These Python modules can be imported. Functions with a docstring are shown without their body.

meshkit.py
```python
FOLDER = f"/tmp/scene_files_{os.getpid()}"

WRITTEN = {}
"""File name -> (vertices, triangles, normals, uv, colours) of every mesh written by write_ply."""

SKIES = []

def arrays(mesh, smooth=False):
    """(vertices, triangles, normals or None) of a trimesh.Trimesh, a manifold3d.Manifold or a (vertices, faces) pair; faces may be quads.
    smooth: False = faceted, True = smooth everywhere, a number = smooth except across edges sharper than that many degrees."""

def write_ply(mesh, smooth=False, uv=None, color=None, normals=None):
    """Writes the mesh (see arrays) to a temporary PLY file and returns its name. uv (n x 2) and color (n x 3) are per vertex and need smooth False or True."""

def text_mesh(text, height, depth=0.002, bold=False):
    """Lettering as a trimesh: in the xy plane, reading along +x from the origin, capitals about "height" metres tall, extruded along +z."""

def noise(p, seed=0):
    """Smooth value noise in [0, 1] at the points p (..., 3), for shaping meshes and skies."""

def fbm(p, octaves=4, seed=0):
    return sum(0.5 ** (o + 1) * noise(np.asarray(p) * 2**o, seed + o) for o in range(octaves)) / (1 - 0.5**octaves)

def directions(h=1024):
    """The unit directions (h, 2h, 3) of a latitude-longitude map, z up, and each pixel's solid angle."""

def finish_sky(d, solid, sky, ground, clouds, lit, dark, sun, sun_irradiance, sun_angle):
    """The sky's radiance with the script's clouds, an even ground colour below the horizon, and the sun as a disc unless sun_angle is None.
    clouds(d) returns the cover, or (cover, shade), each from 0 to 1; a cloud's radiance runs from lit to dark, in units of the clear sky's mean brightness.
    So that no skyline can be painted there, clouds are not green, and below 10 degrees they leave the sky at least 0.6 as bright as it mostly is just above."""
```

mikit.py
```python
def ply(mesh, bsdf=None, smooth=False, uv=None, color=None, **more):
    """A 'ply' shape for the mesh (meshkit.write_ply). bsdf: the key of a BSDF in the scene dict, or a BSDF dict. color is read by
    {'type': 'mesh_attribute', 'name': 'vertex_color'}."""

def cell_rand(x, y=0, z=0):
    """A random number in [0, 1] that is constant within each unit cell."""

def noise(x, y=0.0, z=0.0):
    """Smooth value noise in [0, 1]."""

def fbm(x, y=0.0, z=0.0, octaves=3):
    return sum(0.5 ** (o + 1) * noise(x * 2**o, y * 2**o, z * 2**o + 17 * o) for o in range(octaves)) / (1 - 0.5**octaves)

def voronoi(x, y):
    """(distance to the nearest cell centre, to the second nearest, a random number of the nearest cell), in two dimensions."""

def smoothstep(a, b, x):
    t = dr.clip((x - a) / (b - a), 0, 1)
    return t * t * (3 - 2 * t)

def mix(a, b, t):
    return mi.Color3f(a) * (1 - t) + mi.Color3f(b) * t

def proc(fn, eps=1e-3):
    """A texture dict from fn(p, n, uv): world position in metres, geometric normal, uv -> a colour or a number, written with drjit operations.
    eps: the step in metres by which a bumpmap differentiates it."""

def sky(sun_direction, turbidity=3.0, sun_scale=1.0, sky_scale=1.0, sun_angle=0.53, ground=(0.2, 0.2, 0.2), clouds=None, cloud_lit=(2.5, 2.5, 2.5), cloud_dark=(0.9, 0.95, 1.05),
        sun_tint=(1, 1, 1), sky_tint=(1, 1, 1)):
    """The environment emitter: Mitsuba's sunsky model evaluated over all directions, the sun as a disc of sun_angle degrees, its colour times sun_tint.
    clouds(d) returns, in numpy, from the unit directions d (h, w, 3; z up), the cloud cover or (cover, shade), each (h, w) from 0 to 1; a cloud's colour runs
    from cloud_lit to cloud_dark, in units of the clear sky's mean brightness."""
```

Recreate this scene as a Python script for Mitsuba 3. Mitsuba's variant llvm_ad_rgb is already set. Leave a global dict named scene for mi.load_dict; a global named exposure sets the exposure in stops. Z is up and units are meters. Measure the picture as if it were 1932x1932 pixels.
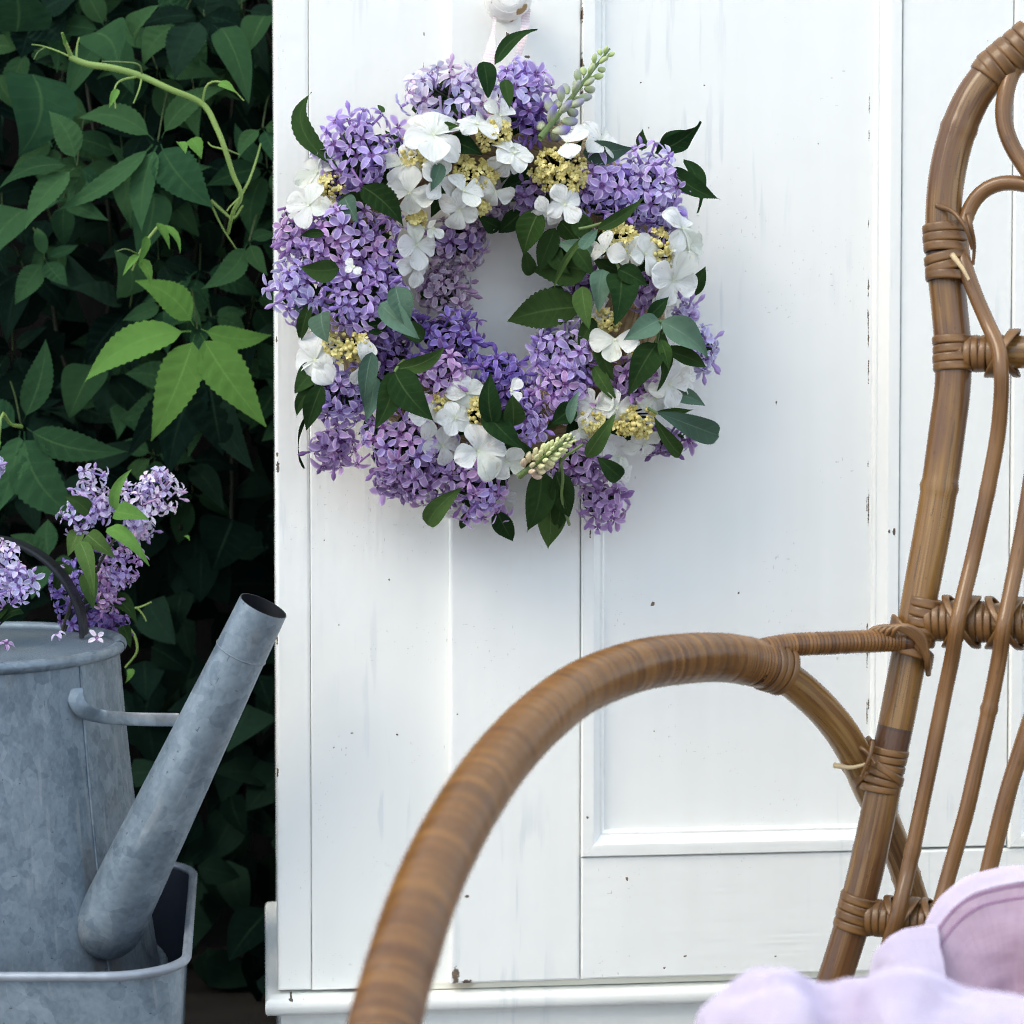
import math, random
import numpy as np, trimesh, drjit as dr, mitsuba as mi, mikit, meshkit
from mikit import noise, fbm, voronoi, cell_rand, smoothstep, mix, proc
from shapely.geometry import Polygon

T = mi.ScalarTransform4f
scene, labels = {}, {}
rng = np.random.default_rng(7)

# ---------------------------------------------------------------- camera, light, exposure
D, W, ZC, PITCH = 1.8, 0.85, 0.54, math.radians(2.2)
CAM = np.array([0.0, -D, ZC + D * math.tan(PITCH)])
FWD = np.array([0.0, math.cos(PITCH), -math.sin(PITCH)])
UP = np.array([0.0, math.sin(PITCH), math.cos(PITCH)])
AXIS = D / math.cos(PITCH)
TANX = (W / 2) / AXIS
scene['camera'] = {'type': 'thinlens', 'fov': math.degrees(2 * math.atan(TANX)), 'fov_axis': 'x', 'aperture_radius': 0.0042, 'focus_distance': 1.735,
                   'near_clip': 0.05, 'far_clip': 400.0, 'to_world': T().look_at(origin=CAM.tolist(), target=(CAM + FWD).tolist(), up=[0, 0, 1])}
scene['sky'] = mikit.sky((-0.62, -0.55, 0.75), turbidity=3, sun_scale=0.24, sun_angle=30, clouds=lambda d: 1.0, sun_tint=(0.94, 1.0, 1.07), cloud_lit=(2.31, 2.68, 3.05), cloud_dark=(0.9, 0.95, 1.05), ground=(0.06, 0.06, 0.055))
labels['sky'] = {'kind': 'structure', 'label': 'bright overcast sky above the garden'}
exposure = 2.72


# ---------------------------------------------------------------- where things stand (u, v: units of a 1932 wide frame)
def ray(u, v):
    d = FWD + np.array([1.0, 0, 0]) * ((u - 966) / 966 * TANX) - UP * ((v - 966) / 966 * TANX)
    return d


def P(u, v, Y):
    d = ray(u, v)
    return CAM + d * ((Y + D) / d[1])


def PX(Y):
    """metres per frame unit at depth Y"""
    return W / 1932 * (Y + D) / D


def unit(v):
    v = np.asarray(v, float)
    return v / max(np.linalg.norm(v), 1e-12)


YAW = math.radians(6.5)
CO = P(520, 966, 0.0) * [1, 1, 0]
CE, CN, CZ = np.array([math.cos(YAW), math.sin(YAW), 0]), np.array([math.sin(YAW), -math.cos(YAW), 0]), np.array([0, 0, 1.0])


def cab(a):
    """cupboard coordinates (along the front, out of the front, up) to the world"""
    a = np.asarray(a, float)
    return CO + a[..., :1] * CE + a[..., 1:2] * CN + a[..., 2:3] * CZ


def F(u, v, q=0.0):
    """where a ray meets the plane q in front of the cupboard front: (along, up)"""
    d = ray(u, v)
    t = np.dot(CO + q * CN - CAM, CN) / np.dot(d, CN)
    p = CAM + d * t - CO
    return np.dot(p, CE), p[2]


def Fw(u, v, q=0.0):
    s, z = F(u, v, q)
    return cab([s, q, z])


# ---------------------------------------------------------------- helpers
taken = {}


def numbered(key):
    n = taken.get(key, 0)
    taken[key] = n + 1
    return key if n == 0 else f'{key}_{n:03d}'


def put(key, mesh, mat, smooth=True, uv=None, normals=None, **lab):
    key = numbered(key)
    path = meshkit.write_ply(mesh, smooth, uv, None, normals)
    scene[key] = {'type': 'ply', 'filename': path, 'face_normals': meshkit.WRITTEN[path][2] is None, 'bsdf': {'type': 'ref', 'id': mat}}
    if lab:
        labels[key] = lab
    return key


def thing(name, label, category, group=None, **more):
    key = numbered(name)
    labels[key] = {'label': label, 'category': category, **({'group': group} if group else {}), **more}
    return key


def join(parts):
    """parts: (v, f, uv) triples -> one (v, f), uv"""
    vs, fs, us, n = [], [], [], 0
    for v, f, uv in parts:
        vs.append(v); fs.append(f + n); us.append(uv); n += len(v)
    return (np.vstack(vs), np.vstack(fs)), np.vstack(us)


def grid_faces(a, b, flip=False):
    i, j = np.meshgrid(np.arange(a - 1), np.arange(b - 1), indexing='ij')
    k = (i * b + j).ravel()
    f = np.vstack([np.stack([k, k + b, k + b + 1], 1), np.stack([k, k + b + 1, k + 1], 1)])
    return f[:, ::-1] if flip else f


def catmull(pts, n):
    """n points spread evenly along a Catmull-Rom curve through the rows of pts (any width)"""
    p = np.asarray(pts, float)
    p = np.vstack([2 * p[0] - p[1], p, 2 * p[-1] - p[-2]])
    out = []
    for i in range(1, len(p) - 2):
        t = np.linspace(0, 1, 24, endpoint=False)[:, None]
        a, b, c, d = p[i - 1], p[i], p[i + 1], p[i + 2]
        out.append(0.5 * (2 * b + (c - a) * t + (2 * a - 5 * b + 4 * c - d) * t * t + (3 * b - a - 3 * c + d) * t ** 3))
    out = np.vstack(out + [p[-2][None]])
    s = np.r_[0, np.cumsum(np.linalg.norm(np.diff(out[:, :3], axis=0), axis=1))]
    return np.stack([np.interp(np.linspace(0, s[-1], n), s, out[:, k]) for k in range(out.shape[1])], 1)


def frames(p, hint=None):
    t = np.gradient(p, axis=0)
    t /= np.linalg.norm(t, axis=1, keepdims=True) + 1e-12
    a = np.asarray(hint if hint is not None else ([0, 0, 1.0] if abs(t[0][2]) < 0.9 else [1.0, 0, 0]), float)
    A = []
    for k in range(len(p)):
        a = a - t[k] * np.dot(a, t[k])
        a = unit(a)
        A.append(a)
    A = np.array(A)
    return t, A, np.cross(t, A)


def tube(pts, r, n=10, closed_ends=True, disp=None, hint=None, flat=1.0):
    """(v, f, uv, normals?) tube; r per point; uv = (metres round, metres along); disp(theta, s) adds to the radius"""
    p = np.asarray(pts, float)
    r = np.broadcast_to(np.asarray(r, float), (len(p),))
    t, A, B = frames(p, hint)
    s = np.r_[0, np.cumsum(np.linalg.norm(np.diff(p, axis=0), axis=1))]
    th = np.linspace(0, 2 * np.pi, n + 1)
    R = r[:, None] + 0 * th[None] + (disp(th[None, :], s[:, None]) if disp else 0)
    v = p[:, None] + (np.cos(th)[None, :, None] * A[:, None] + flat * np.sin(th)[None, :, None] * B[:, None]) * R[..., None]
    uv = np.stack([np.broadcast_to(th[None] * r.mean(), R.shape), np.broadcast_to(s[:, None], R.shape)], -1)
    v, uv = v.reshape(-1, 3), uv.reshape(-1, 2)
    f = grid_faces(len(p), n + 1, flip=True)
    if closed_ends:
        m = len(v)
        v = np.vstack([v, p[:1] - 0, p[-1:]])
        uv = np.vstack([uv, [[0, s[0]]], [[0, s[-1]]]])
        i = np.arange(n)
        f = np.vstack([f, np.stack([i * 0 + m, i + 1, i], 1), np.stack([i * 0 + m + 1, (len(p) - 1) * (n + 1) + i, (len(p) - 1) * (n + 1) + i + 1], 1)])
        f[-2 * n:] = f[-2 * n:, ::-1]
    return v, f, uv


def seam_normals(v, f, n):
    """smooth normals of a tube, averaged over the seam between its first and last column"""
    N = np.zeros_like(v)
    c = np.cross(v[f[:, 1]] - v[f[:, 0]], v[f[:, 2]] - v[f[:, 0]])
    for k in range(3):
        np.add.at(N, f[:, k], c)
    rows = (len(v) - 2) // (n + 1)
    a = np.arange(rows) * (n + 1)
    q = N[a] + N[a + n]
    N[a], N[a + n] = q, q
    return N / (np.linalg.norm(N, axis=1, keepdims=True) + 1e-20)


def put_tube(key, pts, r, mat, n=12, disp=None, hint=None, **lab):
    v, f, uv = tube(pts, r, n, True, disp, hint)
    return put(key, (v, f), mat, True, uv, seam_normals(v, f, n), **lab)


def lathe(profile, n=48, center=(0, 0, 0), axis=(0, 0, 1)):
    """(v, f, uv); profile rows (radius, height); uv = (metres round, metres along the profile)"""
    pr = np.asarray(profile, float)
    z = unit(axis)
    x = unit(np.cross([0, 1.0, 0.1], z)) if abs(z[1]) < 0.95 else np.array([1.0, 0, 0])
    y = np.cross(z, x)
    th = np.linspace(0, 2 * np.pi, n + 1)
    v = np.asarray(center, float) + pr[:, 0][:, None, None] * (np.cos(th)[None, :, None] * x + np.sin(th)[None, :, None] * y) + pr[:, 1][:, None, None] * z
    s = np.r_[0, np.cumsum(np.linalg.norm(np.diff(pr, axis=0), axis=1))]
    uv = np.stack([np.broadcast_to(th[None] * pr[:, 0].max(), v.shape[:2]), np.broadcast_to(s[:, None], v.shape[:2])], -1)
    return v.reshape(-1, 3), grid_faces(len(pr), n + 1, flip=True), uv.reshape(-1, 2)


# ---------------------------------------------------------------- materials
def col(h):
    c = [int(h[i:i + 2], 16) / 255 for i in (0, 2, 4)]
    return [x / 12.92 if x <= 0.04045 else ((x + 0.055) / 1.055) ** 2.4 for x in c]


def two(b):
    return {'type': 'twosided', 'bsdf': b}


def C3(t):
    return mi.Color3f(*[float(x) for x in t])


def spots_local(p):
    q = mi.Point3f(p)
    dx, dy = q.x - float(CO[0]), q.y - float(CO[1])
    return dx * float(CE[0]) + dy * float(CE[1]), q.z, dx * float(CN[0]) + dy * float(CN[1])


CHIPS = []   # (along, up, half width, half height): places where the paint is off, filled below before the sheets are built


def paint_color(p, n, uv):
    s, z, q = spots_local(p)
    tone = 0.5 * fbm(s * 5, z * 1.6, 3) + 0.5 * fbm(s * 60, z * 4, 9)
    c = mix((0.775, 0.785, 0.765), (0.85, 0.855, 0.845), tone)
    worn = smoothstep(0.60, 0.78, fbm(s * 160, z * 14, 5, 4)) * smoothstep(0.52, 0.66, fbm(s * 6, z * 5, 21))
    c = mix(c, (0.62, 0.66, 0.69), worn * 0.55)
    speck = smoothstep(0.93, 0.97, noise(s * 520, z * 520, 2.0)) * smoothstep(0.66, 0.76, noise(s * 21, z * 21, 7.0))
    c = mix(c, (0.40, 0.40, 0.39), speck * 0.55)
    fine = noise(s * 900, z * 900, 1.0) * 0.6 + noise(s * 300, z * 300, 4.0) * 0.4
    edge = mi.Float(0)
    for a, b, w, h in CHIPS:
        d = dr.sqrt(dr.square((s - a) / w) + dr.square((z - b) / h))
        edge = dr.maximum(edge, smoothstep(0.15, -0.05, d - 0.15 - 1.1 * fine))
    edge = edge * smoothstep(-0.014, -0.004, q)
    c = mix(c, mix((0.045, 0.042, 0.040), (0.19, 0.135, 0.095), noise(s * 250, z * 250, 3.0)), edge)
    return c


def paint_bump(p, n, uv):
    s, z, q = spots_local(p)
    across = fbm(s * 420, z * 16, q * 300, 3)
    lumps = fbm(s * 60, z * 40, q * 60, 3)
    dents = smoothstep(0.77, 0.9, noise(s * 55, z * 40, 11.0))
    return across * 0.00034 + lumps * 0.00028 - dents * 0.00016


def rail_bump(p, n, uv):
    s, z, q = spots_local(p)
    across = fbm(s * 16, z * 420, q * 300, 3)
    lumps = fbm(s * 40, z * 60, q * 60, 3)
    return across * 0.0003 + lumps * 0.0004


def cream_color(p, n, uv):
    s, z, q = spots_local(p)
    c = mix((0.70, 0.68, 0.58), (0.80, 0.79, 0.72), fbm(s * 14, z * 60, 3))
    st = smoothstep(0.62, 0.72, fbm(s * 22, z * 90, 8))
    return mix(c, (0.30, 0.23, 0.15), st * 0.6)


def bump(tex, b):
    return {'type': 'bumpmap', 'arbitrary': tex, 'scale': 1.0, 'bsdf': b}


CHIP_MARKS = [(880, 1687, 5, 3), (1105, 1538, 4, 4), (1680, 1003, 4, 9), (1671, 1000, 2.5, 5), (862, 1345, 2, 2), (630, 1412, 2, 2), (1233, 1140, 6, 5), (750, 1388, 4, 2.5), (665, 1385, 4, 1.5),
              (858, 1835, 8, 22), (880, 1850, 12, 7), (845, 1690, 2, 4), (992, 110, 6, 3), (801, 62, 1.4, 5), (800, 128, 1.0, 12), (1098, 140, 1.6, 18), (1210, 155, 2, 2), (1225, 240, 2, 1.5), (1330, 160, 2, 2),
              (1180, 1843, 18, 2.2), (1290, 1842, 24, 2.0), (1400, 1840, 30, 2.0), (1060, 1850, 20, 1.6), (1500, 1836, 28, 2.6), (1460, 1800, 3, 2), (1290, 1800, 4, 3), (1250, 1822, 3, 2), (1420, 1888, 10, 2.5), (660, 1870, 22, 1.6),
              (523, 858, 2.5, 5), (524, 880, 3.5, 15), (522, 640, 2, 10), (523, 1210, 2, 12), (524, 1460, 2.5, 14), (1790, 640, 2, 2), (1640, 955, 1.6, 40), (1640, 700, 1.6, 30), (1640, 540, 1.8, 14), (1638, 1190, 1.5, 22),
              (1762, 470, 1.5, 3), (1858, 80, 1.5, 2), (1848, 180, 2, 2), (1890, 250, 1.5, 1.5), (550, 1882, 7, 4), (535, 1876, 5, 3), (1640, 1330, 1.6, 18), (1110, 1006, 1.8, 9), (735, 1095, 2, 1.5), (612, 1020, 1.5, 2),
              (955, 70, 3.5, 7), (700, 315, 1.5, 1.5), (640, 1180, 1.5, 1.5), (1545, 270, 1.5, 1.5), (1466, 760, 1.5, 4), (1395, 1120, 2, 3), (1350, 1275, 2, 2), (1235, 1380, 2, 2), (1590, 1450, 2, 1.6), (1180, 1655, 3, 5)]
crk = np.random.default_rng(77)
CHIP_MARKS += [(1641.5 - v / 300 + crk.normal(0, .8), v, crk.uniform(.9, 1.9), crk.uniform(6, 26)) for v in np.sort(crk.uniform(60, 1540, 16))]
CHIP_MARKS += [(1096 + crk.normal(0, .6), v, crk.uniform(.8, 1.5), crk.uniform(8, 26)) for v in crk.uniform(20, 260, 4)]
for u, v, w, h in CHIP_MARKS:
    CHIPS.append((*F(u, v, 0.006), w * 0.00044, h * 0.00044))

scene['white_paint'] = two(bump(proc(paint_bump, 6e-4), {'type': 'principled', 'base_color': proc(paint_color), 'roughness': 0.42, 'specular': 0.4}))
scene['white_paint_rail'] = two(bump(proc(rail_bump, 6e-4), {'type': 'principled', 'base_color': proc(paint_color), 'roughness': 0.42, 'specular': 0.4}))
scene['cream_paint'] = two(bump(proc(rail_bump, 6e-4), {'type': 'principled', 'base_color': proc(cream_color), 'roughness': 0.5, 'specular': 0.4}))
scene['raw_wood'] = two({'type': 'principled', 'base_color': {'type': 'rgb', 'value': [0.06, 0.045, 0.035]}, 'roughness': 0.8})
scene['porcelain'] = two({'type': 'principled', 'base_color': proc(lambda p, n, uv: mix((0.80, 0.79, 0.76), (0.34, 0.22, 0.10), smoothstep(0.66, 0.72, fbm(p.x * 90, p.z * 90, p.y * 90)))), 'roughness': 0.25, 'specular': 0.5, 'clearcoat': 0.4})
scene['ribbon_cloth'] = two({'type': 'principled', 'base_color': proc(lambda p, n, uv: mix((0.55, 0.46, 0.52), (0.74, 0.64, 0.66), smoothstep(0.3, 0.6, dr.abs((uv.y * 600) - dr.floor(uv.y * 600) - 0.5) * 2))), 'roughness': 0.5, 'sheen': 0.5})


# leaves: uv.x = tone number + 0.5 + 0.45 * side, uv.y = along the leaf
def leaf_color(dark, light, vein, nv=7, var=0.6):
    def fn(p, n, uv):
        k = dr.floor(uv.x)
        s = (uv.x - k - 0.5) / 0.45
        t = uv.y
        r = cell_rand(k, 3, 1)
        c = mix(dark, light, dr.clip(r * 0.9 + 0.25 * (fbm(t * 6 + k * 3, s * 3, 2) - 0.5), 0, 1))
        c = c * (1 - var * 0.5 + var * cell_rand(k, 9, 2))
        rib = dr.exp(-dr.square(s / 0.045)) * (1 - 0.5 * t)
        ph = t * nv - dr.abs(s) * 1.1
        fr = dr.abs(ph - dr.floor(ph) - 0.5) * 2
        side = smoothstep(0.86, 1.0, fr) * smoothstep(1.0, 0.7, dr.abs(s))
        blot = smoothstep(0.72, 0.8, fbm(t * 9 + k, s * 6, 5)) * 0.25
        c = mix(c, vein, dr.clip(rib * 0.5 + side * 0.12, 0, 1))
        return mix(c, C3(dark) * 0.8, blot)
    return fn


def leaf_bsdf(name, dark, light, vein, rough=0.45, trans=0.35, nv=7, spec=None):
    scene[name] = {'type': 'principledthin', 'base_color': proc(leaf_color(dark, light, vein, nv)), 'roughness': rough, 'diff_trans': trans, 'eta': 1.4}


leaf_bsdf('leaf_dark', (0.012, 0.032, 0.012), (0.040, 0.078, 0.024), (0.10, 0.155, 0.06), 0.36)
leaf_bsdf('leaf_grey', (0.075, 0.140, 0.105), (0.130, 0.215, 0.150), (0.24, 0.33, 0.25), 0.55)
leaf_bsdf('leaf_mid', (0.038, 0.080, 0.022), (0.085, 0.150, 0.045), (0.20, 0.28, 0.12), 0.45)
leaf_bsdf('leaf_creeper', (0.020, 0.058, 0.030), (0.048, 0.112, 0.046), (0.085, 0.17, 0.065), 0.38, 0.4)
leaf_bsdf('leaf_bright', (0.085, 0.190, 0.045), (0.115, 0.240, 0.058), (0.17, 0.31, 0.085), 0.55, 0.45)
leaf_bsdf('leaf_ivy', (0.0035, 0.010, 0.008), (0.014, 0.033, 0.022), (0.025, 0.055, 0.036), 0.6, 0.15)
scene['stem_green'] = two({'type': 'principled', 'base_color': {'type': 'rgb', 'value': [0.11, 0.17, 0.05]}, 'roughness': 0.5})
scene['stem_bright'] = two({'type': 'principled', 'base_color': {'type': 'rgb', 'value': [0.20, 0.31, 0.08]}, 'roughness': 0.5})
scene['stem_vine'] = two({'type': 'principled', 'base_color': {'type': 'rgb', 'value': [0.035, 0.060, 0.018]}, 'roughness': 0.55})
scene['stem_dark'] = two({'type': 'principled', 'base_color': {'type': 'rgb', 'value': [0.016, 0.020, 0.009]}, 'roughness': 0.6})

# petals of lilac: uv.x = 64 * tone + number + 0.5 + 0.45 * side
LILAC = [((0.74, 0.72, 0.90), (0.88, 0.88, 0.95)),   # 0 palest
         ((0.475, 0.39, 0.78), (0.80, 0.75, 0.94)),   # 1 lavender
         ((0.51, 0.37, 0.69), (0.80, 0.69, 0.88)),  # 2 pinkish lilac
         ((0.28, 0.22, 0.66), (0.55, 0.50, 0.88)),   # 3 violet
         ((0.34, 0.25, 0.50), (0.58, 0.49, 0.70)),   # 4 mauve
         ((0.50, 0.43, 0.58), (0.74, 0.68, 0.78)),   # 5 greyish mauve
         ((0.55, 0.54, 0.84), (0.80, 0.81, 0.95)),   # 6 pale blue lavender
         ((0.22, 0.15, 0.42), (0.42, 0.33, 0.62))]   # 7 deep violet


def lilac_color(p, n, uv):
    k = dr.floor(uv.x)
    s = (uv.x - k - 0.5) / 0.45
    tone = dr.floor(k / 64)
    t = uv.y
    a, b = C3(LILAC[0][0]), C3(LILAC[0][1])
    for i, (x, y) in enumerate(LILAC[1:], 1):
        a, b = dr.select(tone == i, C3(x), a), dr.select(tone == i, C3(y), b)
    r, r2 = cell_rand(k, 5, 1), cell_rand(k, 8, 4)
    a = a * (0.82 + 0.36 * r)
    a = mix(a, a * mi.Color3f(1.12, 0.95, 0.92), r2)
    streak = noise(s * 7 + k * 3.1, t * 1.5, 2)
    rim = smoothstep(0.55, 1.0, dr.abs(s)) * smoothstep(0.1, 0.45, t)
    c = mix(a * (0.88 + 0.24 * streak), b, dr.clip(rim * 0.95 + smoothstep(0.75, 1.0, t) * 0.35, 0, 1))
    throat = smoothstep(0.24, 0.10, t)
    c = mix(c, mi.Color3f(0.12, 0.035, 0.16), throat * 0.85)
    return dr.select(t < 0, a * mi.Color3f(0.85, 0.72, 0.85), c)


scene['lilac_petal'] = {'type': 'principledthin', 'base_color': proc(lilac_color), 'roughness': 0.55, 'diff_trans': 0.7, 'eta': 1.3}


def white_color(p, n, uv):
    k = dr.floor(uv.x)
    s = (uv.x - k - 0.5) / 0.45
    t = uv.y
    r = cell_rand(k, 5, 1)
    c = mix((0.80, 0.81, 0.78), (0.84, 0.85, 0.86), r)
    vein = smoothstep(0.5, 0.85, noise(s * 9 / (0.35 + t), t * 2 + k, 3))
    c = mix(c, (0.62, 0.67, 0.56), vein * 0.38 + smoothstep(0.35, 0.0, t) * 0.5)
    c = mix(c, (0.70, 0.745, 0.64), smoothstep(0.55, 0.9, cell_rand(k, 7, 3)) * 0.6)
    return mix(c, (0.55, 0.46, 0.32), smoothstep(0.80, 0.86, noise(s * 5 + k, t * 6, 9)) * 0.35)


scene['white_petal'] = {'type': 'principledthin', 'base_color': proc(white_color), 'roughness': 0.6, 'diff_trans': 0.55, 'eta': 1.3}
scene['bud_yellow'] = two({'type': 'principled', 'base_color': proc(lambda p, n, uv: mix((0.42, 0.34, 0.07), (0.72, 0.64, 0.28), cell_rand(p.x * 260, p.y * 260, p.z * 260))), 'roughness': 0.5})
scene['pale_eye'] = two({'type': 'principled', 'base_color': {'type': 'rgb', 'value': [0.62, 0.64, 0.46]}, 'roughness': 0.6})
scene['twine'] = two({'type': 'principled', 'base_color': proc(lambda p, n, uv: mix((0.16, 0.10, 0.045), (0.42, 0.31, 0.17), noise(uv.x * 900, uv.y * 60, 2))), 'roughness': 0.75})
scene['lupin_bud'] = two({'type': 'principled', 'base_color': proc(lambda p, n, uv: mix(mix((0.26, 0.36, 0.09), (0.50, 0.57, 0.28), uv.y), mix((0.38, 0.42, 0.26), (0.13, 0.085, 0.34), smoothstep(0.05, 0.75, uv.y)), uv.x)), 'roughness': 0.5})
scene['lupin_pink'] = two({'type': 'principled', 'base_color': proc(lambda p, n, uv: mix((0.60, 0.64, 0.32), mix((0.40, 0.16, 0.20), (0.58, 0.40, 0.36), uv.y), uv.x)), 'roughness': 0.5})


# metal
def zinc_color(p, n, uv):
    f, s2, r = voronoi(uv.x * 42 + 1.6 * fbm(uv.x * 60, uv.y * 60, 1), uv.y * 42 + 1.6 * fbm(uv.x * 60, uv.y * 60, 7))
    f2, s3, r2 = voronoi(uv.x * 95 + 5, uv.y * 95 + fbm(uv.x * 90, uv.y * 90, 2))
    v = 0.22 * r + 0.22 * r2 + 0.28 * fbm(uv.x * 300, uv.y * 300, 5) + 0.28 * fbm(uv.x * 26, uv.y * 16, 9)
    c = mix((0.105, 0.145, 0.190), (0.30, 0.365, 0.43), dr.clip(v * 1.4 - 0.2, 0, 1))
    c = mix(c, (0.42, 0.45, 0.47), smoothstep(0.60, 0.80, fbm(uv.x * 150, uv.y * 22, 17)) * smoothstep(0.4, 0.65, fbm(uv.x * 20, uv.y * 20, 41)) * 0.3)
    rust = smoothstep(0.60, 0.75, fbm(uv.x * 40, uv.y * 9, 13)) * smoothstep(0.45, 0.7, fbm(uv.x * 9, uv.y * 9, 31))
    c = mix(c, (0.20, 0.16, 0.125), rust * 0.4)
    sp = smoothstep(0.955, 0.985, noise(uv.x * 260, uv.y * 260, 4))
    return mix(c, (0.07, 0.07, 0.075), sp * 0.6)


def zinc_rough(p, n, uv):
    f, s2, r = voronoi(uv.x * 42 + 1.6 * fbm(uv.x * 60, uv.y * 60, 1), uv.y * 42 + 1.6 * fbm(uv.x * 60, uv.y * 60, 7))
    return 0.44 + 0.12 * r


scene['zinc'] = two(bump(proc(lambda p, n, uv: fbm(uv.x * 25, uv.y * 25, 3) * 0.0012 + fbm(uv.x * 260, uv.y * 260, 6) * 0.00012, 8e-4), {'type': 'principled', 'base_color': proc(zinc_color), 'roughness': proc(zinc_rough), 'metallic': 0.55, 'specular': 0.4}))
scene['tub_inside_shade'] = two({'type': 'principled', 'base_color': proc(lambda p, n, uv: mix((0.004, 0.008, 0.020), (0.010, 0.017, 0.036), fbm(uv.x * 30, uv.y * 30, 5))), 'roughness': 0.5, 'metallic': 0.2})  # near-black navy: the shade inside the tub is put into the colour
scene['zinc_rim'] = two({'type': 'principled', 'base_color': proc(lambda p, n, uv: mix((0.22, 0.25, 0.30), (0.36, 0.40, 0.46), fbm(uv.x * 90, uv.y * 90, 5))), 'roughness': 0.42, 'metallic': 0.5})
scene['zinc_shaded'] = two({'type': 'principled', 'base_color': proc(lambda p, n, uv: mix((0.010, 0.012, 0.016), (0.032, 0.036, 0.045), fbm(uv.x * 40, uv.y * 40, 5))), 'roughness': 0.5, 'metallic': 0.5})  # darker copy of zinc: backlit and inner shade put into the colour


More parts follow.
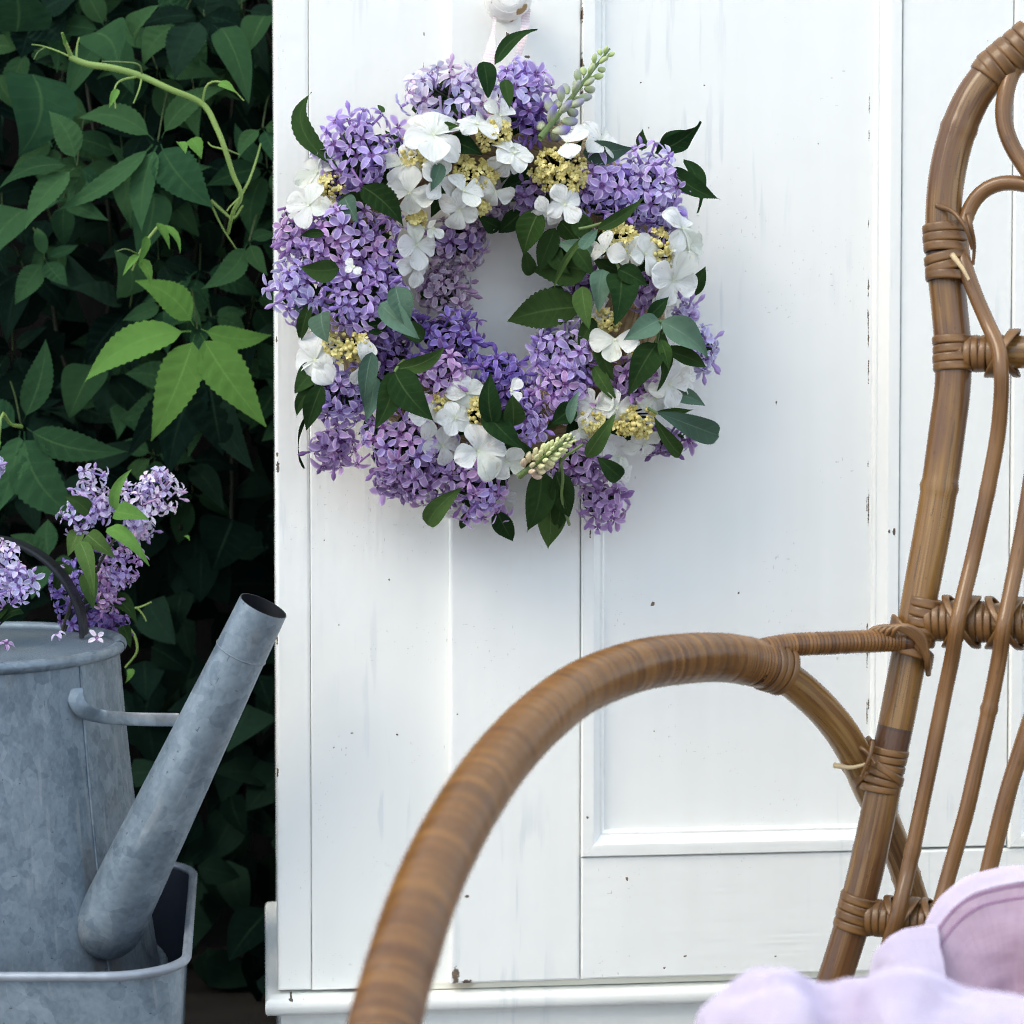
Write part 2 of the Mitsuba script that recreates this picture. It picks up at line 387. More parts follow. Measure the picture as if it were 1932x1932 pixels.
# rattan
def pole_color(p, n, uv):
    a = fbm(uv.x * 520, uv.y * 8, 4)
    b = fbm(uv.x * 60, uv.y * 12, 8)
    fine = noise(uv.x * 2200, uv.y * 30, 6)
    c = mix((0.086, 0.033, 0.008), (0.300, 0.158, 0.043), dr.clip(0.75 * a + 0.75 * b + 0.25 * fine - 0.38, 0, 1))
    c = mix(c, (0.095, 0.038, 0.018), smoothstep(0.52, 0.66, fbm(uv.x * 45 + 7, uv.y * 8, 15)) * 0.65)
    c = mix(c, (0.38, 0.235, 0.095), smoothstep(0.60, 0.75, fbm(uv.x * 240, uv.y * 9, 27)) * 0.4)
    c = mix(c, (0.06, 0.030, 0.014), smoothstep(0.70, 0.78, fbm(uv.x * 700, uv.y * 20, 33)) * 0.6)
    node = uv.y / 0.36
    d = (node - dr.floor(node)) * 0.36
    drip = 0.012 + 0.03 * fbm(uv.x * 300, dr.floor(node), 2)
    dark = smoothstep(drip, drip - 0.004, d)
    c = mix(c, (0.075, 0.034, 0.022), dark * 0.85)
    c = mix(c, (0.06, 0.035, 0.025), smoothstep(0.0016, 0.0006, dr.abs(d - 0.001)) * 0.8)
    sp = smoothstep(0.93, 0.97, noise(uv.x * 420, uv.y * 240, 3))
    return mix(c, (0.06, 0.03, 0.02), sp * 0.5)


def wrap_color(p, n, uv):
    k = dr.floor(uv.y / 0.0031)
    r = cell_rand(k, 2, 5)
    band = fbm(uv.y * 16, 3.0, 1)
    c = mix((0.118, 0.046, 0.011), (0.270, 0.124, 0.031), dr.clip(0.85 * r + 0.22 * band - 0.05 + 0.5 * (fbm(uv.x * 200, uv.y * 900, 2) - 0.5), 0, 1))
    dk = smoothstep(0.64, 0.75, fbm(uv.y * 75, 9.0, 3))
    c = mix(c, (0.050, 0.022, 0.012), dk * 0.3)
    fr = uv.y / 0.0031 - k
    return mix(c, (0.030, 0.014, 0.006), smoothstep(0.22, 0.04, dr.minimum(fr, 1 - fr)) * 0.85)


def strip_color(p, n, uv):
    a = fbm(uv.x * 700, uv.y * 45, 4)
    return mix((0.055, 0.022, 0.006), (0.215, 0.104, 0.030), dr.clip(a * 1.3 - 0.1 + 0.35 * (noise(p.x * 130, p.y * 130, p.z * 130) - 0.5), 0, 1))


scene['rattan_pole'] = two({'type': 'principled', 'base_color': proc(pole_color), 'roughness': 0.27, 'specular': 0.45, 'clearcoat': 0.5, 'clearcoat_gloss': 0.9})


def rod_color(p, n, uv):
    c = mix((0.075, 0.030, 0.009), (0.26, 0.128, 0.042), dr.clip(0.35 * noise(uv.x * 2200, uv.y * 40, 6) + 0.6 * fbm(uv.x * 600, uv.y * 14, 4) + 0.8 * fbm(p.x * 25, p.y * 25, p.z * 22) - 0.33, 0, 1))
    return mix(c, (0.07, 0.035, 0.02), smoothstep(0.9, 0.96, noise(uv.x * 300, uv.y * 90, 3)) * 0.5)


scene['rattan_rod'] = two({'type': 'principled', 'base_color': proc(rod_color), 'roughness': 0.28, 'specular': 0.45, 'clearcoat': 0.5, 'clearcoat_gloss': 0.9})
scene['rattan_wrap'] = two({'type': 'principled', 'base_color': proc(wrap_color), 'roughness': 0.28, 'specular': 0.45, 'clearcoat': 0.5, 'clearcoat_gloss': 0.9})
scene['rattan_strip'] = two({'type': 'principled', 'base_color': proc(strip_color), 'roughness': 0.36, 'specular': 0.5, 'clearcoat': 0.3, 'clearcoat_gloss': 0.8})
scene['rattan_pale'] = two({'type': 'principled', 'base_color': {'type': 'rgb', 'value': [0.55, 0.42, 0.24]}, 'roughness': 0.5})


def linen(a, b):
    def fn(p, n, uv):
        w = noise(uv.x * 1400, uv.y * 90, 1) * 0.5 + noise(uv.x * 90, uv.y * 1400, 2) * 0.5
        m = fbm(uv.x * 18, uv.y * 18, 6)
        return mix(a, b, dr.clip(0.5 * w + 0.8 * m - 0.15, 0, 1))
    return fn


def linen_bump(p, n, uv):
    return (noise(uv.x * 1300, uv.y * 120, 1) + noise(uv.x * 120, uv.y * 1300, 2)) * 0.00012 + fbm(uv.x * 34, uv.y * 26, 3) * 0.0040 + dr.abs(fbm(uv.x * 14 + 3, uv.y * 30, 8) - 0.5) * 0.006


scene['linen_mauve'] = two(bump(proc(linen_bump, 5e-4), {'type': 'principled', 'base_color': proc(linen((0.26, 0.17, 0.245), (0.385, 0.285, 0.37))), 'roughness': 0.85, 'sheen': 0.4}))
scene['linen_pale'] = two(bump(proc(linen_bump, 5e-4), {'type': 'principled', 'base_color': proc(linen((0.385, 0.33, 0.45), (0.53, 0.465, 0.58))), 'roughness': 0.85, 'sheen': 0.4}))
scene['stitch'] = two({'type': 'principled', 'base_color': {'type': 'rgb', 'value': [0.28, 0.16, 0.27]}, 'roughness': 0.8})
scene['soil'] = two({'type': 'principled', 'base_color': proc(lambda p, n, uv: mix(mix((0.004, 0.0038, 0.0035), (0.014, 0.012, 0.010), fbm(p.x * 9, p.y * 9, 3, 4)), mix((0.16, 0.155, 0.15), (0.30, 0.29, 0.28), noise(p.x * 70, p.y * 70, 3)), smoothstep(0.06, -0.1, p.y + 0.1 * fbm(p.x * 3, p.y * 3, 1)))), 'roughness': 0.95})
scene['dark_board'] = two({'type': 'principled', 'base_color': proc(lambda p, n, uv: mix((0.005, 0.005, 0.006), (0.014, 0.013, 0.013), fbm(p.x * 60, p.z * 4, 3))), 'roughness': 0.8})  # near-black, so the deep shade behind the leaves sits in the colour
# ---------------------------------------------------------------- the setting
gx, gy = np.meshgrid(np.r_[-40, -10, np.linspace(-3, 3, 61), 10, 40], np.r_[-40, -10, np.linspace(-3, 3, 61), 10, 40], indexing='ij')
gz = 0.012 * (meshkit.fbm(np.stack([gx * 4, gy * 4, gx * 0], -1), 4) - 0.5)
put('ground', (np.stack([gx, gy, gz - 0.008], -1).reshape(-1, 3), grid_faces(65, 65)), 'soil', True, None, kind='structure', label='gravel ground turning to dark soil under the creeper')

# ---------------------------------------------------------------- the white cupboard
cup = thing('cupboard', 'tall white painted wooden cupboard with chipped paint and panelled door', 'cupboard')
TOP = 1.75


def board(s0, s1, z0, z1, q0, q1, bevel=0.0010, jit=0.00022, seed=0, step=0.012):
    """a plank with slightly uneven edges, its back at q0 and its front at q1"""
    r = np.random.default_rng(seed)

    def line(a, b):
        n = max(2, int(np.hypot(b[0] - a[0], b[1] - a[1]) / step) + 1)
        t = np.linspace(0, 1, n, endpoint=False)[:, None]
        return np.array(a) * (1 - t) + np.array(b) * t
    o = np.vstack([line((s0, z0), (s1, z0)), line((s1, z0), (s1, z1)), line((s1, z1), (s0, z1)), line((s0, z1), (s0, z0))])
    w = meshkit.fbm(np.c_[o * 45, np.full(len(o), seed * 7.3)], 3) - 0.5
    e = np.c_[np.where(np.isclose(o[:, 0], s0), 1, np.where(np.isclose(o[:, 0], s1), -1, 0)), np.where(np.isclose(o[:, 1], z0), 1, np.where(np.isclose(o[:, 1], z1), -1, 0))]
    o = o + e * (np.abs(w) * jit * 4)[:, None]
    ins = o + e * bevel
    mid = o + e * bevel * 0.35
    L = len(o)
    rings = [np.c_[o[:, 0], np.full(L, q0), o[:, 1]], np.c_[o[:, 0], np.full(L, q1 - bevel), o[:, 1]], np.c_[mid[:, 0], np.full(L, q1 - bevel * 0.3), mid[:, 1]], np.c_[ins[:, 0], np.full(L, q1), ins[:, 1]]]
    v = np.vstack(rings)
    f = []
    i = np.arange(L)
    j = (i + 1) % L
    for k in range(3):
        f.append(np.stack([k * L + i, k * L + j, (k + 1) * L + j], 1))
        f.append(np.stack([k * L + i, (k + 1) * L + j, (k + 1) * L + i], 1))
    pv, pf = trimesh.creation.triangulate_polygon(Polygon(ins), engine='earcut')
    m = len(v)
    v = np.vstack([v, np.c_[pv[:, 0], np.full(len(pv), q1), pv[:, 1]]])
    f.append(np.asarray(pf) + m)
    return cab(v), np.vstack(f)


def put_board(key, *a, mat='white_paint', **k):
    lab = k.pop('lab', {})
    return put(key, board(*a, **k), mat, 35, None, **lab)


DQ = 0.014                                                 # how far the door stands out
s585 = F(585, 900, 0)[0]
s850, zdoor = F(850, 1857, DQ)
zframe = F(600, 1868, 0)[1]
s1095 = F(1096, 1100, DQ)[0]
s1143 = F(1143, 1100, DQ)[0]
s1640 = F(1641, 1000, DQ - .01)[0]
s1698 = F(1697, 1000, DQ)[0]
s1905 = F(1907, 900, DQ)[0]
zrail = F(1300, 1613, DQ)[1]
zpan = F(1300, 1562, DQ - .01)[1]
zledge1, zledge0 = F(700, 1881, 0.016)[1], F(700, 1914, 0.016)[1]
SEND = s1905 + (s1698 - s1095) + 0.11
G = 0.00035
put_board(cup + '__corner_post', 0.0, s585 - .0001, zframe, TOP, -0.06, 0.0, bevel=0.0025, jit=.0001, seed=1)
put_board(cup + '__front_board', s585 + .0001, s850 + 0.03, zframe, TOP, -0.02, 0.0003, jit=.0001, seed=2)
put_board(cup + '__side_board', 0.0006, 0.003, 0.02, TOP, -0.36, -0.055, seed=3)
v_, f_ = board(0.004, SEND + 0.05, 0.02, TOP, -0.36, -0.035, seed=4)
put(cup + '__carcass', (v_, f_), 'raw_wood', False)
# door
dr_ = cup + '__door'
put_board(dr_ + '__stile', s850, s1095 - G, zdoor, TOP - 0.06, -0.018 + 0.0185, DQ, bevel=0.0022, seed=5)
put_board(dr_ + '__bottom_rail', s1095 + G, SEND, zdoor + 0.0004, zrail - G, 0.001, DQ - 0.0002, bevel=0.0018, jit=0.0003, seed=6, mat='white_paint_rail')
zmun = zrail + 0.0016
put_board(dr_ + '__muntin', s1698 + G, s1905 - 0.0007, zmun, TOP - 0.06, 0.001, DQ - 0.0002, seed=7)
sp2 = s1905 + (s1698 - s1095)
put_board(dr_ + '__panel', s1095 + 0.004, s1698 - 0.004, zrail + 0.004, TOP - 0.08, -0.002, DQ - 0.0105, seed=8)
put_board(dr_ + '__panel', s1905 + 0.004, sp2, zrail + 0.004, TOP - 0.08, -0.002, DQ - 0.0105, seed=9)
put_board(dr_ + '__top_rail', s1095 + G, SEND, TOP - 0.055, TOP - 0.002, 0.001, DQ, seed=10)
MW = s1143 - s1095
PROF = np.array([(0.0, -0.009), (0.0, 0.0012), (0.0012, 0.0028), (0.008, 0.0032), (0.0105, 0.0028), (0.0112, 0.0006), (0.0125, -0.0006), (0.016, -0.0042), (0.0178, -0.0062), (0.0182, -0.0056), (0.0195, -0.0056), (MW - 0.0004, -0.0082), (MW, -0.0108)])
PROF[:, 0] *= MW / 0.0215 if MW < 0.0215 else 1
PROF[-2:, 0] = MW - 0.0004, MW


def moulding(side, a0, a1, b0):
    """a mitred strip: 'left'/'right' run up from b0 at along = a0; 'bottom' runs from a0 to a1 at height b0"""
    n = 60
    rows = []
    for w, q in PROF:
        if side == 'bottom':
            t = np.linspace(a0 + w, a1 - w, n)
            x = np.c_[t, np.full(n, DQ + q), np.full(n, b0 + w)]
        else:
            t = np.linspace(b0 + w, TOP - 0.07, n)
            x = np.c_[np.full(n, a0 + w if side == 'left' else a1 - w), np.full(n, DQ + q), t]
        wob = (meshkit.fbm(np.c_[t * 25, np.full(n, w * 300), np.full(n, a0 * 9)], 3) - 0.5)
        x[:, 1] += wob * 0.0006
        rows.append(x)
    v = np.array(rows)
    f = grid_faces(len(PROF), n, flip=(side != 'right'))
    return cab(v.reshape(-1, 3)), f


for a0, a1 in ((s1095 + G, s1698 - G), (s1905 + G, sp2)):
    put(dr_ + '__moulding', moulding('left', a0, a1, zrail + G), 'white_paint', 40)
    put(dr_ + '__moulding', moulding('bottom', a0, a1, zrail + G), 'white_paint_rail', 40)
    if a1 < sp2:
        put(dr_ + '__moulding', moulding('right', a0, a1 - 0.0004, zrail + G), 'white_paint', 40)
# knob
ks, kz = F(960, -10, 0.05)
kn = np.array([(0.0, 0.044), (0.006, 0.0438), (0.0102, 0.0432), (0.0106, 0.0420), (0.0112, 0.0431), (0.0142, 0.0416), (0.0147, 0.0404), (0.0154, 0.0413), (0.0180, 0.0388), (0.0195, 0.0352), (0.0198, 0.0318), (0.0185, 0.028), (0.014, 0.024), (0.0095, 0.019), (0.0085, 0.012), (0.0105, 0.006), (0.015, 0.003), (0.0165, 0.0)])
v, f, uv = lathe(kn, 64, cab([ks, DQ, kz]), CN)
put(dr_ + '__knob', (v, f), 'porcelain', 50, None, label='round cream porcelain door knob')
# recessed strip, ledge, base
put_board(cup + '__bottom_strip', s850 - 0.03, SEND + .02, zledge1 + 0.0008, zdoor - 0.0012, -0.03, 0.0015, seed=11, mat='cream_paint')
LP = np.array([(-0.03, zledge1), (0.011, zledge1), (0.0145, zledge1 - 0.0012), (0.0165, zledge1 - 0.004), (0.0168, (zledge1 + zledge0) / 2), (0.016, zledge0 + 0.003), (0.0135, zledge0 + 0.0006), (0.010, zledge0), (-0.03, zledge0)])


def ledge_front():
    n = 90
    c = 0.0
    ss = np.linspace(0, 1, n)
    rows = []
    for q, z in LP:
        s_start = -max(q, 0) * 0.62
        x = np.c_[s_start + (SEND + 0.02 - s_start) * ss, np.full(n, q), np.full(n, z)]
        x[:, 1] += (meshkit.fbm(np.c_[x[:, 0] * 30, x[:, 2] * 90, x[:, 1] * 30], 3) - 0.5) * 0.0008
        x[:, 2] += (meshkit.fbm(np.c_[x[:, 0] * 22, x[:, 2] * 90 + 5, x[:, 1] * 30], 3) - 0.5) * 0.0008
        rows.append(x)
    return cab(np.array(rows).reshape(-1, 3)), grid_faces(len(LP), n, flip=True)


def ledge_side():
    n = 30
    t = np.linspace(0, 1, n)
    rows = []
    for q, z in LP:
        o = max(q, 0)
        rows.append(np.c_[np.full(n, -o * 0.62 + (0.002 if q < 0 else 0)), o + (-0.36 - o) * t, np.full(n, z)])
    return cab(np.array(rows).reshape(-1, 3)), grid_faces(len(LP), n)


put(cup + '__ledge', ledge_front(), 'white_paint_rail', 40)
put(cup + '__side_ledge', ledge_side(), 'white_paint_rail', 40)
put_board(cup + '__base_board', 0.002, SEND + 0.02, -0.03, zledge0 - 0.0006, -0.35, 0.001, seed=12, mat='white_paint_rail')

# ribbon between the knob and the wreath
rb = []
for pts in ([(936, 20, .036, 4), (930, 60, .045, 3.0), (926, 90, .06, 9), (921, 125, .07, 13), (920, 160, .07, 13)], [(992, 18, .036, 9), (990, 50, .045, 8), (985, 80, .055, 7), (976, 112, .065, 7), (968, 160, .07, 8)], [(936, 20, .036, 4), (950, 2, .034, 9), (964, -6, .034, 9), (978, 2, .034, 9), (992, 18, .036, 9)]):
    c = catmull([[*Fw(u, v, q + DQ - .01), w] for u, v, q, w in pts], 30)
    w = c[:, 3:] * 0.00042
    off = CE * 1.0 + CZ * 0.05 + CN * 0.25
    v = np.concatenate([c[:, :3] - off * w, c[:, :3], c[:, :3] + off * w], 1).reshape(-1, 3)
    s = np.r_[0, np.cumsum(np.linalg.norm(np.diff(c[:, :3], axis=0), axis=1))]
    rb.append((v, grid_faces(30, 3), np.c_[np.tile([0, .5, 1], 30), np.repeat(s, 3)]))
m, uv = join(rb)
scene_ribbon = put('ribbon', m, 'ribbon_cloth', True, uv, label='narrow pale pink grosgrain ribbon looped over the door knob', category='ribbon')
# ---------------------------------------------------------------- leaves, florets, buds
def prof(kind, t):
    if kind == 'lance':
        w = t ** 0.8 * (1 - t) ** 1.0
    elif kind == 'obov':
        w = t ** 1.0 * (1 - t) ** 0.45
    elif kind == 'creeper':
        w = t ** 0.95 * (1 - t) ** 1.15 * (1 - 0.2 * t)
    elif kind == 'heart':
        w = (t + 0.0) ** 0.38 * (1 - t) ** 0.95
    else:
        w = t ** 0.62 * (1 - t) ** 1.05 * (1 - 0.25 * t)
    return w / w.max()


def leaf(base, tip, width, nrm, kind='ovate', fold=0.22, arch=0.10, bow=0.0, teeth=0, tone=0, droop=0.0, twist=0.0, wave=0.02, stalk=0.0, nl=14, nw=3):
    """(v, f, uv) of one leaf blade from base to tip; width is its full width"""
    base, tip = np.asarray(base, float), np.asarray(tip, float)
    d = tip - base
    L = np.linalg.norm(d)
    d = d / L
    side = unit(np.cross(d, nrm))
    n = np.cross(side, d)
    n = n if np.dot(n, nrm) > 0 else -n
    rows = nl if not teeth else 2 * teeth + 2
    t = np.linspace(0, 1, rows) ** 0.92
    tt = np.clip((t - stalk) / (1 - stalk), 0, 1)
    w = prof(kind, np.clip(tt, 0, 1)) * width / 2
    if teeth:
        w = w * (1 + 0.05 * np.where(np.arange(rows) % 2 == 1, 1, -1) * np.clip(tt * 5, 0, 1) * np.clip((1 - tt) * 6, 0, 1))
    w = np.maximum(w, 0.0005 if stalk else 0.0001)
    s = np.linspace(-1, 1, 2 * nw + 1)
    ang = twist * (t - 0.3)
    sd = side[None] * np.cos(ang)[:, None] + n[None] * np.sin(ang)[:, None]
    nn = n[None] * np.cos(ang)[:, None] - side[None] * np.sin(ang)[:, None]
    mid = base + d * (L * t)[:, None] + n * (arch * L * 4 * t * (1 - t) - droop * L * t ** 2.5)[:, None] + side * (bow * L * 4 * t * (1 - t))[:, None]
    ph = tone * 1.7
    lift = fold * np.abs(s)[None] ** 1.4 * w[:, None] + wave * L * 0.5 * (np.sin(t * 9 + ph)[:, None] * s[None] * (np.abs(s)[None] > 0.5))
    quilt = 0.06 * w[:, None] * np.sin((t[:, None] * 7 - np.abs(s)[None] * 1.1) * 2 * np.pi) * np.sin(np.abs(s)[None] * np.pi)
    v = mid[:, None] + sd[:, None] * (s[None] * w[:, None])[..., None] + nn[:, None] * (lift + quilt)[..., None]
    uv = np.stack(np.broadcast_arrays(tone + 0.5 + 0.45 * s[None], t[:, None]), -1)
    return v.reshape(-1, 3), grid_faces(rows, len(s)), uv.reshape(-1, 2)


def ortho(n):
    a = unit(np.cross(n, [0.31, 0.2, 0.93]))
    return a, np.cross(n, a)


PT = np.linspace(0, 1, 7)
PS = np.linspace(-1, 1, 5)


def floret(c, n, R, tone, k, r, curl=None, tube_len=None):
    """one four-petalled lilac floret facing n: (v, f, uv); tone = row of LILAC, k = its number"""
    n = unit(n)
    a, b = ortho(n)
    k = tone * 64 + int(k) % 64
    spin = r.uniform(0, 2 * np.pi)
    curl = r.uniform(0.0, 0.75) if curl is None else curl
    parts = []
    for q in range(4):
        th = spin + q * np.pi / 2 + r.normal(0, 0.09)
        d, s = math.cos(th) * a + math.sin(th) * b, -math.sin(th) * a + math.cos(th) * b
        RR = R * r.uniform(0.9, 1.1)
        w = 0.245 * RR * np.maximum(PT ** 0.85 * (1 - PT) ** 0.72 / 0.345, np.where(PT < 0.5, 0.16, 0.02)) * r.uniform(0.9, 1.1)
        cu = curl + r.normal(0, 0.12)
        up = r.uniform(0.05, 0.26)
        h = RR * (up * PT - cu * PT ** 2.2)
        rad = RR * (0.06 + 0.94 * PT * (1 - 0.18 * max(cu, 0) * PT))
        tw = r.normal(0, 0.15)
        v = c + d * rad[:, None, None] + s * (PS[None] * w[:, None])[..., None] + n * (h[:, None] + 0.42 * w[:, None] * PS[None] ** 2 + tw * w[:, None] * PS[None])[..., None]
        uv = np.stack(np.broadcast_arrays(k + 0.5 + 0.45 * PS[None], PT[:, None]), -1)
        parts.append((v.reshape(-1, 3), grid_faces(7, 5), uv.reshape(-1, 2)))
    L = (tube_len / R if tube_len else r.uniform(1.2, 1.7)) * R
    p = [c - n * 0.02 * R, c - n * L * 0.5, c - n * L]
    v, f, uv = tube(p, [0.11 * R, 0.085 * R, 0.10 * R], 5, False)
    uv = np.c_[np.full(len(uv), k + 0.5), np.full(len(uv), -0.5)]
    parts.append((v, f, uv))
    return parts


def bud_mesh(pts, r, sub=1):
    ico = trimesh.creation.icosphere(subdivisions=sub)
    out = []
    for p, q in zip(pts, r):
        out.append((np.asarray(ico.vertices) * q + p, np.asarray(ico.faces), np.zeros((len(ico.vertices), 2))))
    return join(out)


def white_petal(c, d, n, R, k, r, cup=0.2, curl=0.25):
    """one rounded petal of a white sterile flower, from c outwards along d"""
    t = 1 - (1 - np.linspace(0, 1, 11)) ** 1.6
    s = np.linspace(-1, 1, 9)
    sd = np.cross(n, d)
    w = 0.46 * R * np.where(t < .58, np.maximum((t / .58) ** 0.75, .06), np.sqrt(np.clip(1 - ((t - .58) / .42) ** 2, 0.0004, 1)))
    edge = 1 - 0.03 * s ** 2
    wob = meshkit.fbm(np.stack(np.broadcast_arrays(t[:, None] * 2.5 + k, s[None] * 1.7, k * 3.3), -1), 2) - 0.5
    h = R * (cup * t[:, None] - curl * t[:, None] ** 2.5) + 0.42 * R * wob * t[:, None] + 0.20 * w[:, None] * s[None] ** 2 + 0.016 * R * np.sin(s[None] * 11 + k) * t[:, None]
    v = c + d * (R * t[:, None] * edge[None])[..., None] + sd * (s[None] * w[:, None])[..., None] + n * h[..., None]
    uv = np.stack(np.broadcast_arrays(k + 0.5 + 0.45 * s[None], t[:, None]), -1)
    return v.reshape(-1, 3), grid_faces(11, 9), uv.reshape(-1, 2)


def star_flower(c, n, R, r):
    a, b = ortho(unit(n))
    v, f = [c], []
    for q in range(5):
        th = q * 2 * np.pi / 5 + r.uniform(0, 1)
        d, s = math.cos(th) * a + math.sin(th) * b, -math.sin(th) * a + math.cos(th) * b
        m = len(v)
        v += [c + d * R * 0.55 + s * R * 0.36 + n * R * .2, c + d * R + n * R * .25, c + d * R * 0.55 - s * R * 0.36 + n * R * .2]
        f += [[0, m + 2, m], [m, m + 2, m + 1]]
    return np.array(v), np.array(f), np.zeros((len(v), 2))


def dome(rx, ry, rz, e1, e2, e3, spacing, r, back=-0.35):
    """points and outward normals spread over the front of an ellipsoid"""
    n = int(4 * np.pi * ((rx * ry + rx * rz + ry * rz) / 3) / spacing ** 2) + 4
    i = np.arange(n) + 0.5
    z = 1 - 2 * i / n
    ph = i * 2.399963 + r.uniform(0, 6)
    d = np.c_[np.sqrt(1 - z * z) * np.cos(ph), np.sqrt(1 - z * z) * np.sin(ph), z]
    d += r.normal(0, 0.09, d.shape)
    d /= np.linalg.norm(d, axis=1, keepdims=True)
    d = d[d[:, 2] > back]
    j = 1 + r.normal(0, 0.11, (len(d), 1)) + 0.75 * (meshkit.fbm(d * 1.6 + r.uniform(0, 50, 3), 2)[:, None] - 0.5)
    pos = (d * [rx, ry, rz] * j) @ np.array([e1, e2, e3])
    nor = (d / [rx, ry, rz]) @ np.array([e1, e2, e3])
    return pos, nor / np.linalg.norm(nor, axis=1, keepdims=True), d


def lilac_cluster(key, c, rx, ry, rz, e, R, tone, r, shown=0, tone2=None, spacing=1.22, tilt=(0, 0, 0), stalk_from=None):
    """a lilac head: florets, hidden florets, stalks. shown = how many florets become parts of their own"""
    e1, e2, e3 = e
    pos, nor, d = dome(rx, ry, rz, e1, e2, e3, R * spacing, r)
    order = np.argsort(-d[:, 2])
    hidden, stalks = [], []
    for rank, i in enumerate(order):
        tn = tone if tone2 is None or r.uniform() < 0.65 else tone2
        n = unit(nor[i] + r.normal(0, 0.30, 3) + np.asarray(tilt))
        parts = floret(c + pos[i], n, R * r.uniform(0.80, 1.16), tn, r.integers(64), r)
        if rank < shown:
            m, uv = join(parts)
            put(key + '__floret', m, 'lilac_petal', True, uv)
        else:
            hidden += parts
        if rank % 2 == 0:
            p = c + pos[i] - n * R * 1.1
            q = c + pos[i] * 0.15
            v, f, uv = tube([p, (p + q) / 2 + r.normal(0, R * .15, 3), q], [R * .05, R * .06, R * .09], 5)
            stalks.append((v, f, uv))
    p2, n2, d2 = dome(rx * .72, ry * .72, rz * .68, e1, e2, e3, R * spacing * 1.2, r, back=-0.2)
    for i in range(len(p2)):
        hidden += floret(c + p2[i], unit(n2[i] + r.normal(0, 0.35, 3)), R * r.uniform(0.8, 1.0), tone if tone2 is None else tone2, r.integers(64), r)
    for q in range(7):
        d_ = unit([r.normal(0, 1), r.normal(0, 1), abs(r.normal(0, .6))])
        p = c + (d_ * [rx, ry, rz] * r.uniform(.75, 1.05)) @ np.array([e1, e2, e3])
        n = unit(p - c)
        k = np.linspace(0, 1, 6)
        v, f, uv = tube(p + n * (k * R * 1.1)[:, None], R * np.array([.07, .08, .09, .17, .16, .02]), 6)
        hidden.append((v, f, np.c_[np.full(len(uv), tone * 64 + 20.5), np.full(len(uv), -.5)]))
    m, uv = join(hidden)
    put(key + '__inner_florets', m, 'lilac_petal', True, uv, kind='stuff')
    m, uv = join(stalks)
    put(key + '__stalk', m, 'stem_dark', True, uv)


# ---------------------------------------------------------------- the wreath
wr = thing('wreath', 'round flower wreath of purple lilac, white blossom and green leaves hanging on the door', 'wreath')
WU, WV = 935, 535


def bulge(u, v):
    rho = math.hypot(u - WU, v - WV)
    x = (rho - 272) / 215
    h = 0.025 + 0.058 * math.sqrt(max(0.0, 1 - min(1, x * x)))
    return h + DQ, x


def wnormal(u, v, k=0.75):
    h, x = bulge(u, v)
    rho = max(math.hypot(u - WU, v - WV), 1)
    ra = ((u - WU) * CE - (v - WV) * CZ) / rho
    return unit(CN + ra * k * max(-1.1, min(1.1, x)))


def WP(u, v, dh=0.0):
    return Fw(u, v, bulge(u, v)[0] + dh)


PXW = W / 1932 * (D - 0.09) / D
r = np.random.default_rng(11)
# straw ring wound with twine
th = np.linspace(0, 2 * np.pi, 160, endpoint=True)
cx, cz = F(WU, WV, 0.05)
ring = cab(np.c_[cx + 0.118 * np.cos(th), np.full(160, DQ + 0.030), cz + 0.118 * np.sin(th)])
put_tube(wr + '__straw_ring', ring, 0.024 + 0.002 * np.sin(th * 60), 'twine', 16)

# (u, v, rx, ry, tone, second tone, extra height)
HEADS = [(846, 168, 88, 62, 0, 6, .012), (984, 148, 52, 55, 6, 1, .004), (1008, 226, 32, 36, 7, 3, .0), (669, 280, 78, 82, 1, None, .014), (668, 452, 92, 68, 1, 2, .016), (694, 566, 82, 76, 1, None, .016),
         (556, 440, 42, 48, 2, 1, .0), (556, 548, 52, 56, 6, 1, .004), (872, 468, 60, 50, 5, 4, .0), (850, 542, 56, 48, 5, None, -.004), (856, 630, 64, 52, 3, 7, .002), (744, 672, 46, 48, 4, 7, -.008),
         (836, 702, 52, 42, 2, None, .012), (640, 750, 50, 60, 1, None, .010), (622, 850, 44, 42, 4, 2, .0), (756, 850, 92, 66, 2, 1, .012), (800, 918, 58, 46, 2, 4, .004), (905, 925, 54, 74, 2, 1, .010),
         (946, 697, 46, 34, 3, None, -.002), (1065, 662, 62, 66, 1, 6, .014), (1070, 730, 60, 52, 2, 1, .012), (1000, 795, 32, 40, 1, None, .008), (1196, 722, 54, 46, 2, None, .012), (1334, 662, 32, 44, 6, None, -.004),
         (1302, 592, 24, 26, 6, None, -.004), (1150, 352, 62, 62, 1, None, .014), (1240, 350, 58, 80, 1, 6, .012), (1085, 885, 60, 40, 4, 2, .008), (1146, 958, 45, 46, 2, None, .004), (1221, 545, 25, 32, 2, 4, .002),
         (997, 373, 22, 22, 4, None, -.002), (1262, 840, 58, 22, 4, None, -.012), (1262, 415, 36, 30, 6, 1, .002), (762, 610, 36, 36, 7, 4, -.012), (700, 640, 30, 26, 4, None, -.01), (960, 745, 40, 36, 7, 3, -.012),
         (1100, 545, 30, 30, 4, None, -.02), (925, 405, 40, 36, 5, 4, -.014), (745, 905, 40, 40, 2, 4, -.006)]
area = np.array([h[2] * h[3] for h in HEADS], float)
quota = np.maximum(2, np.round(area / area.sum() * 285)).astype(int)
R0 = 27 * PXW
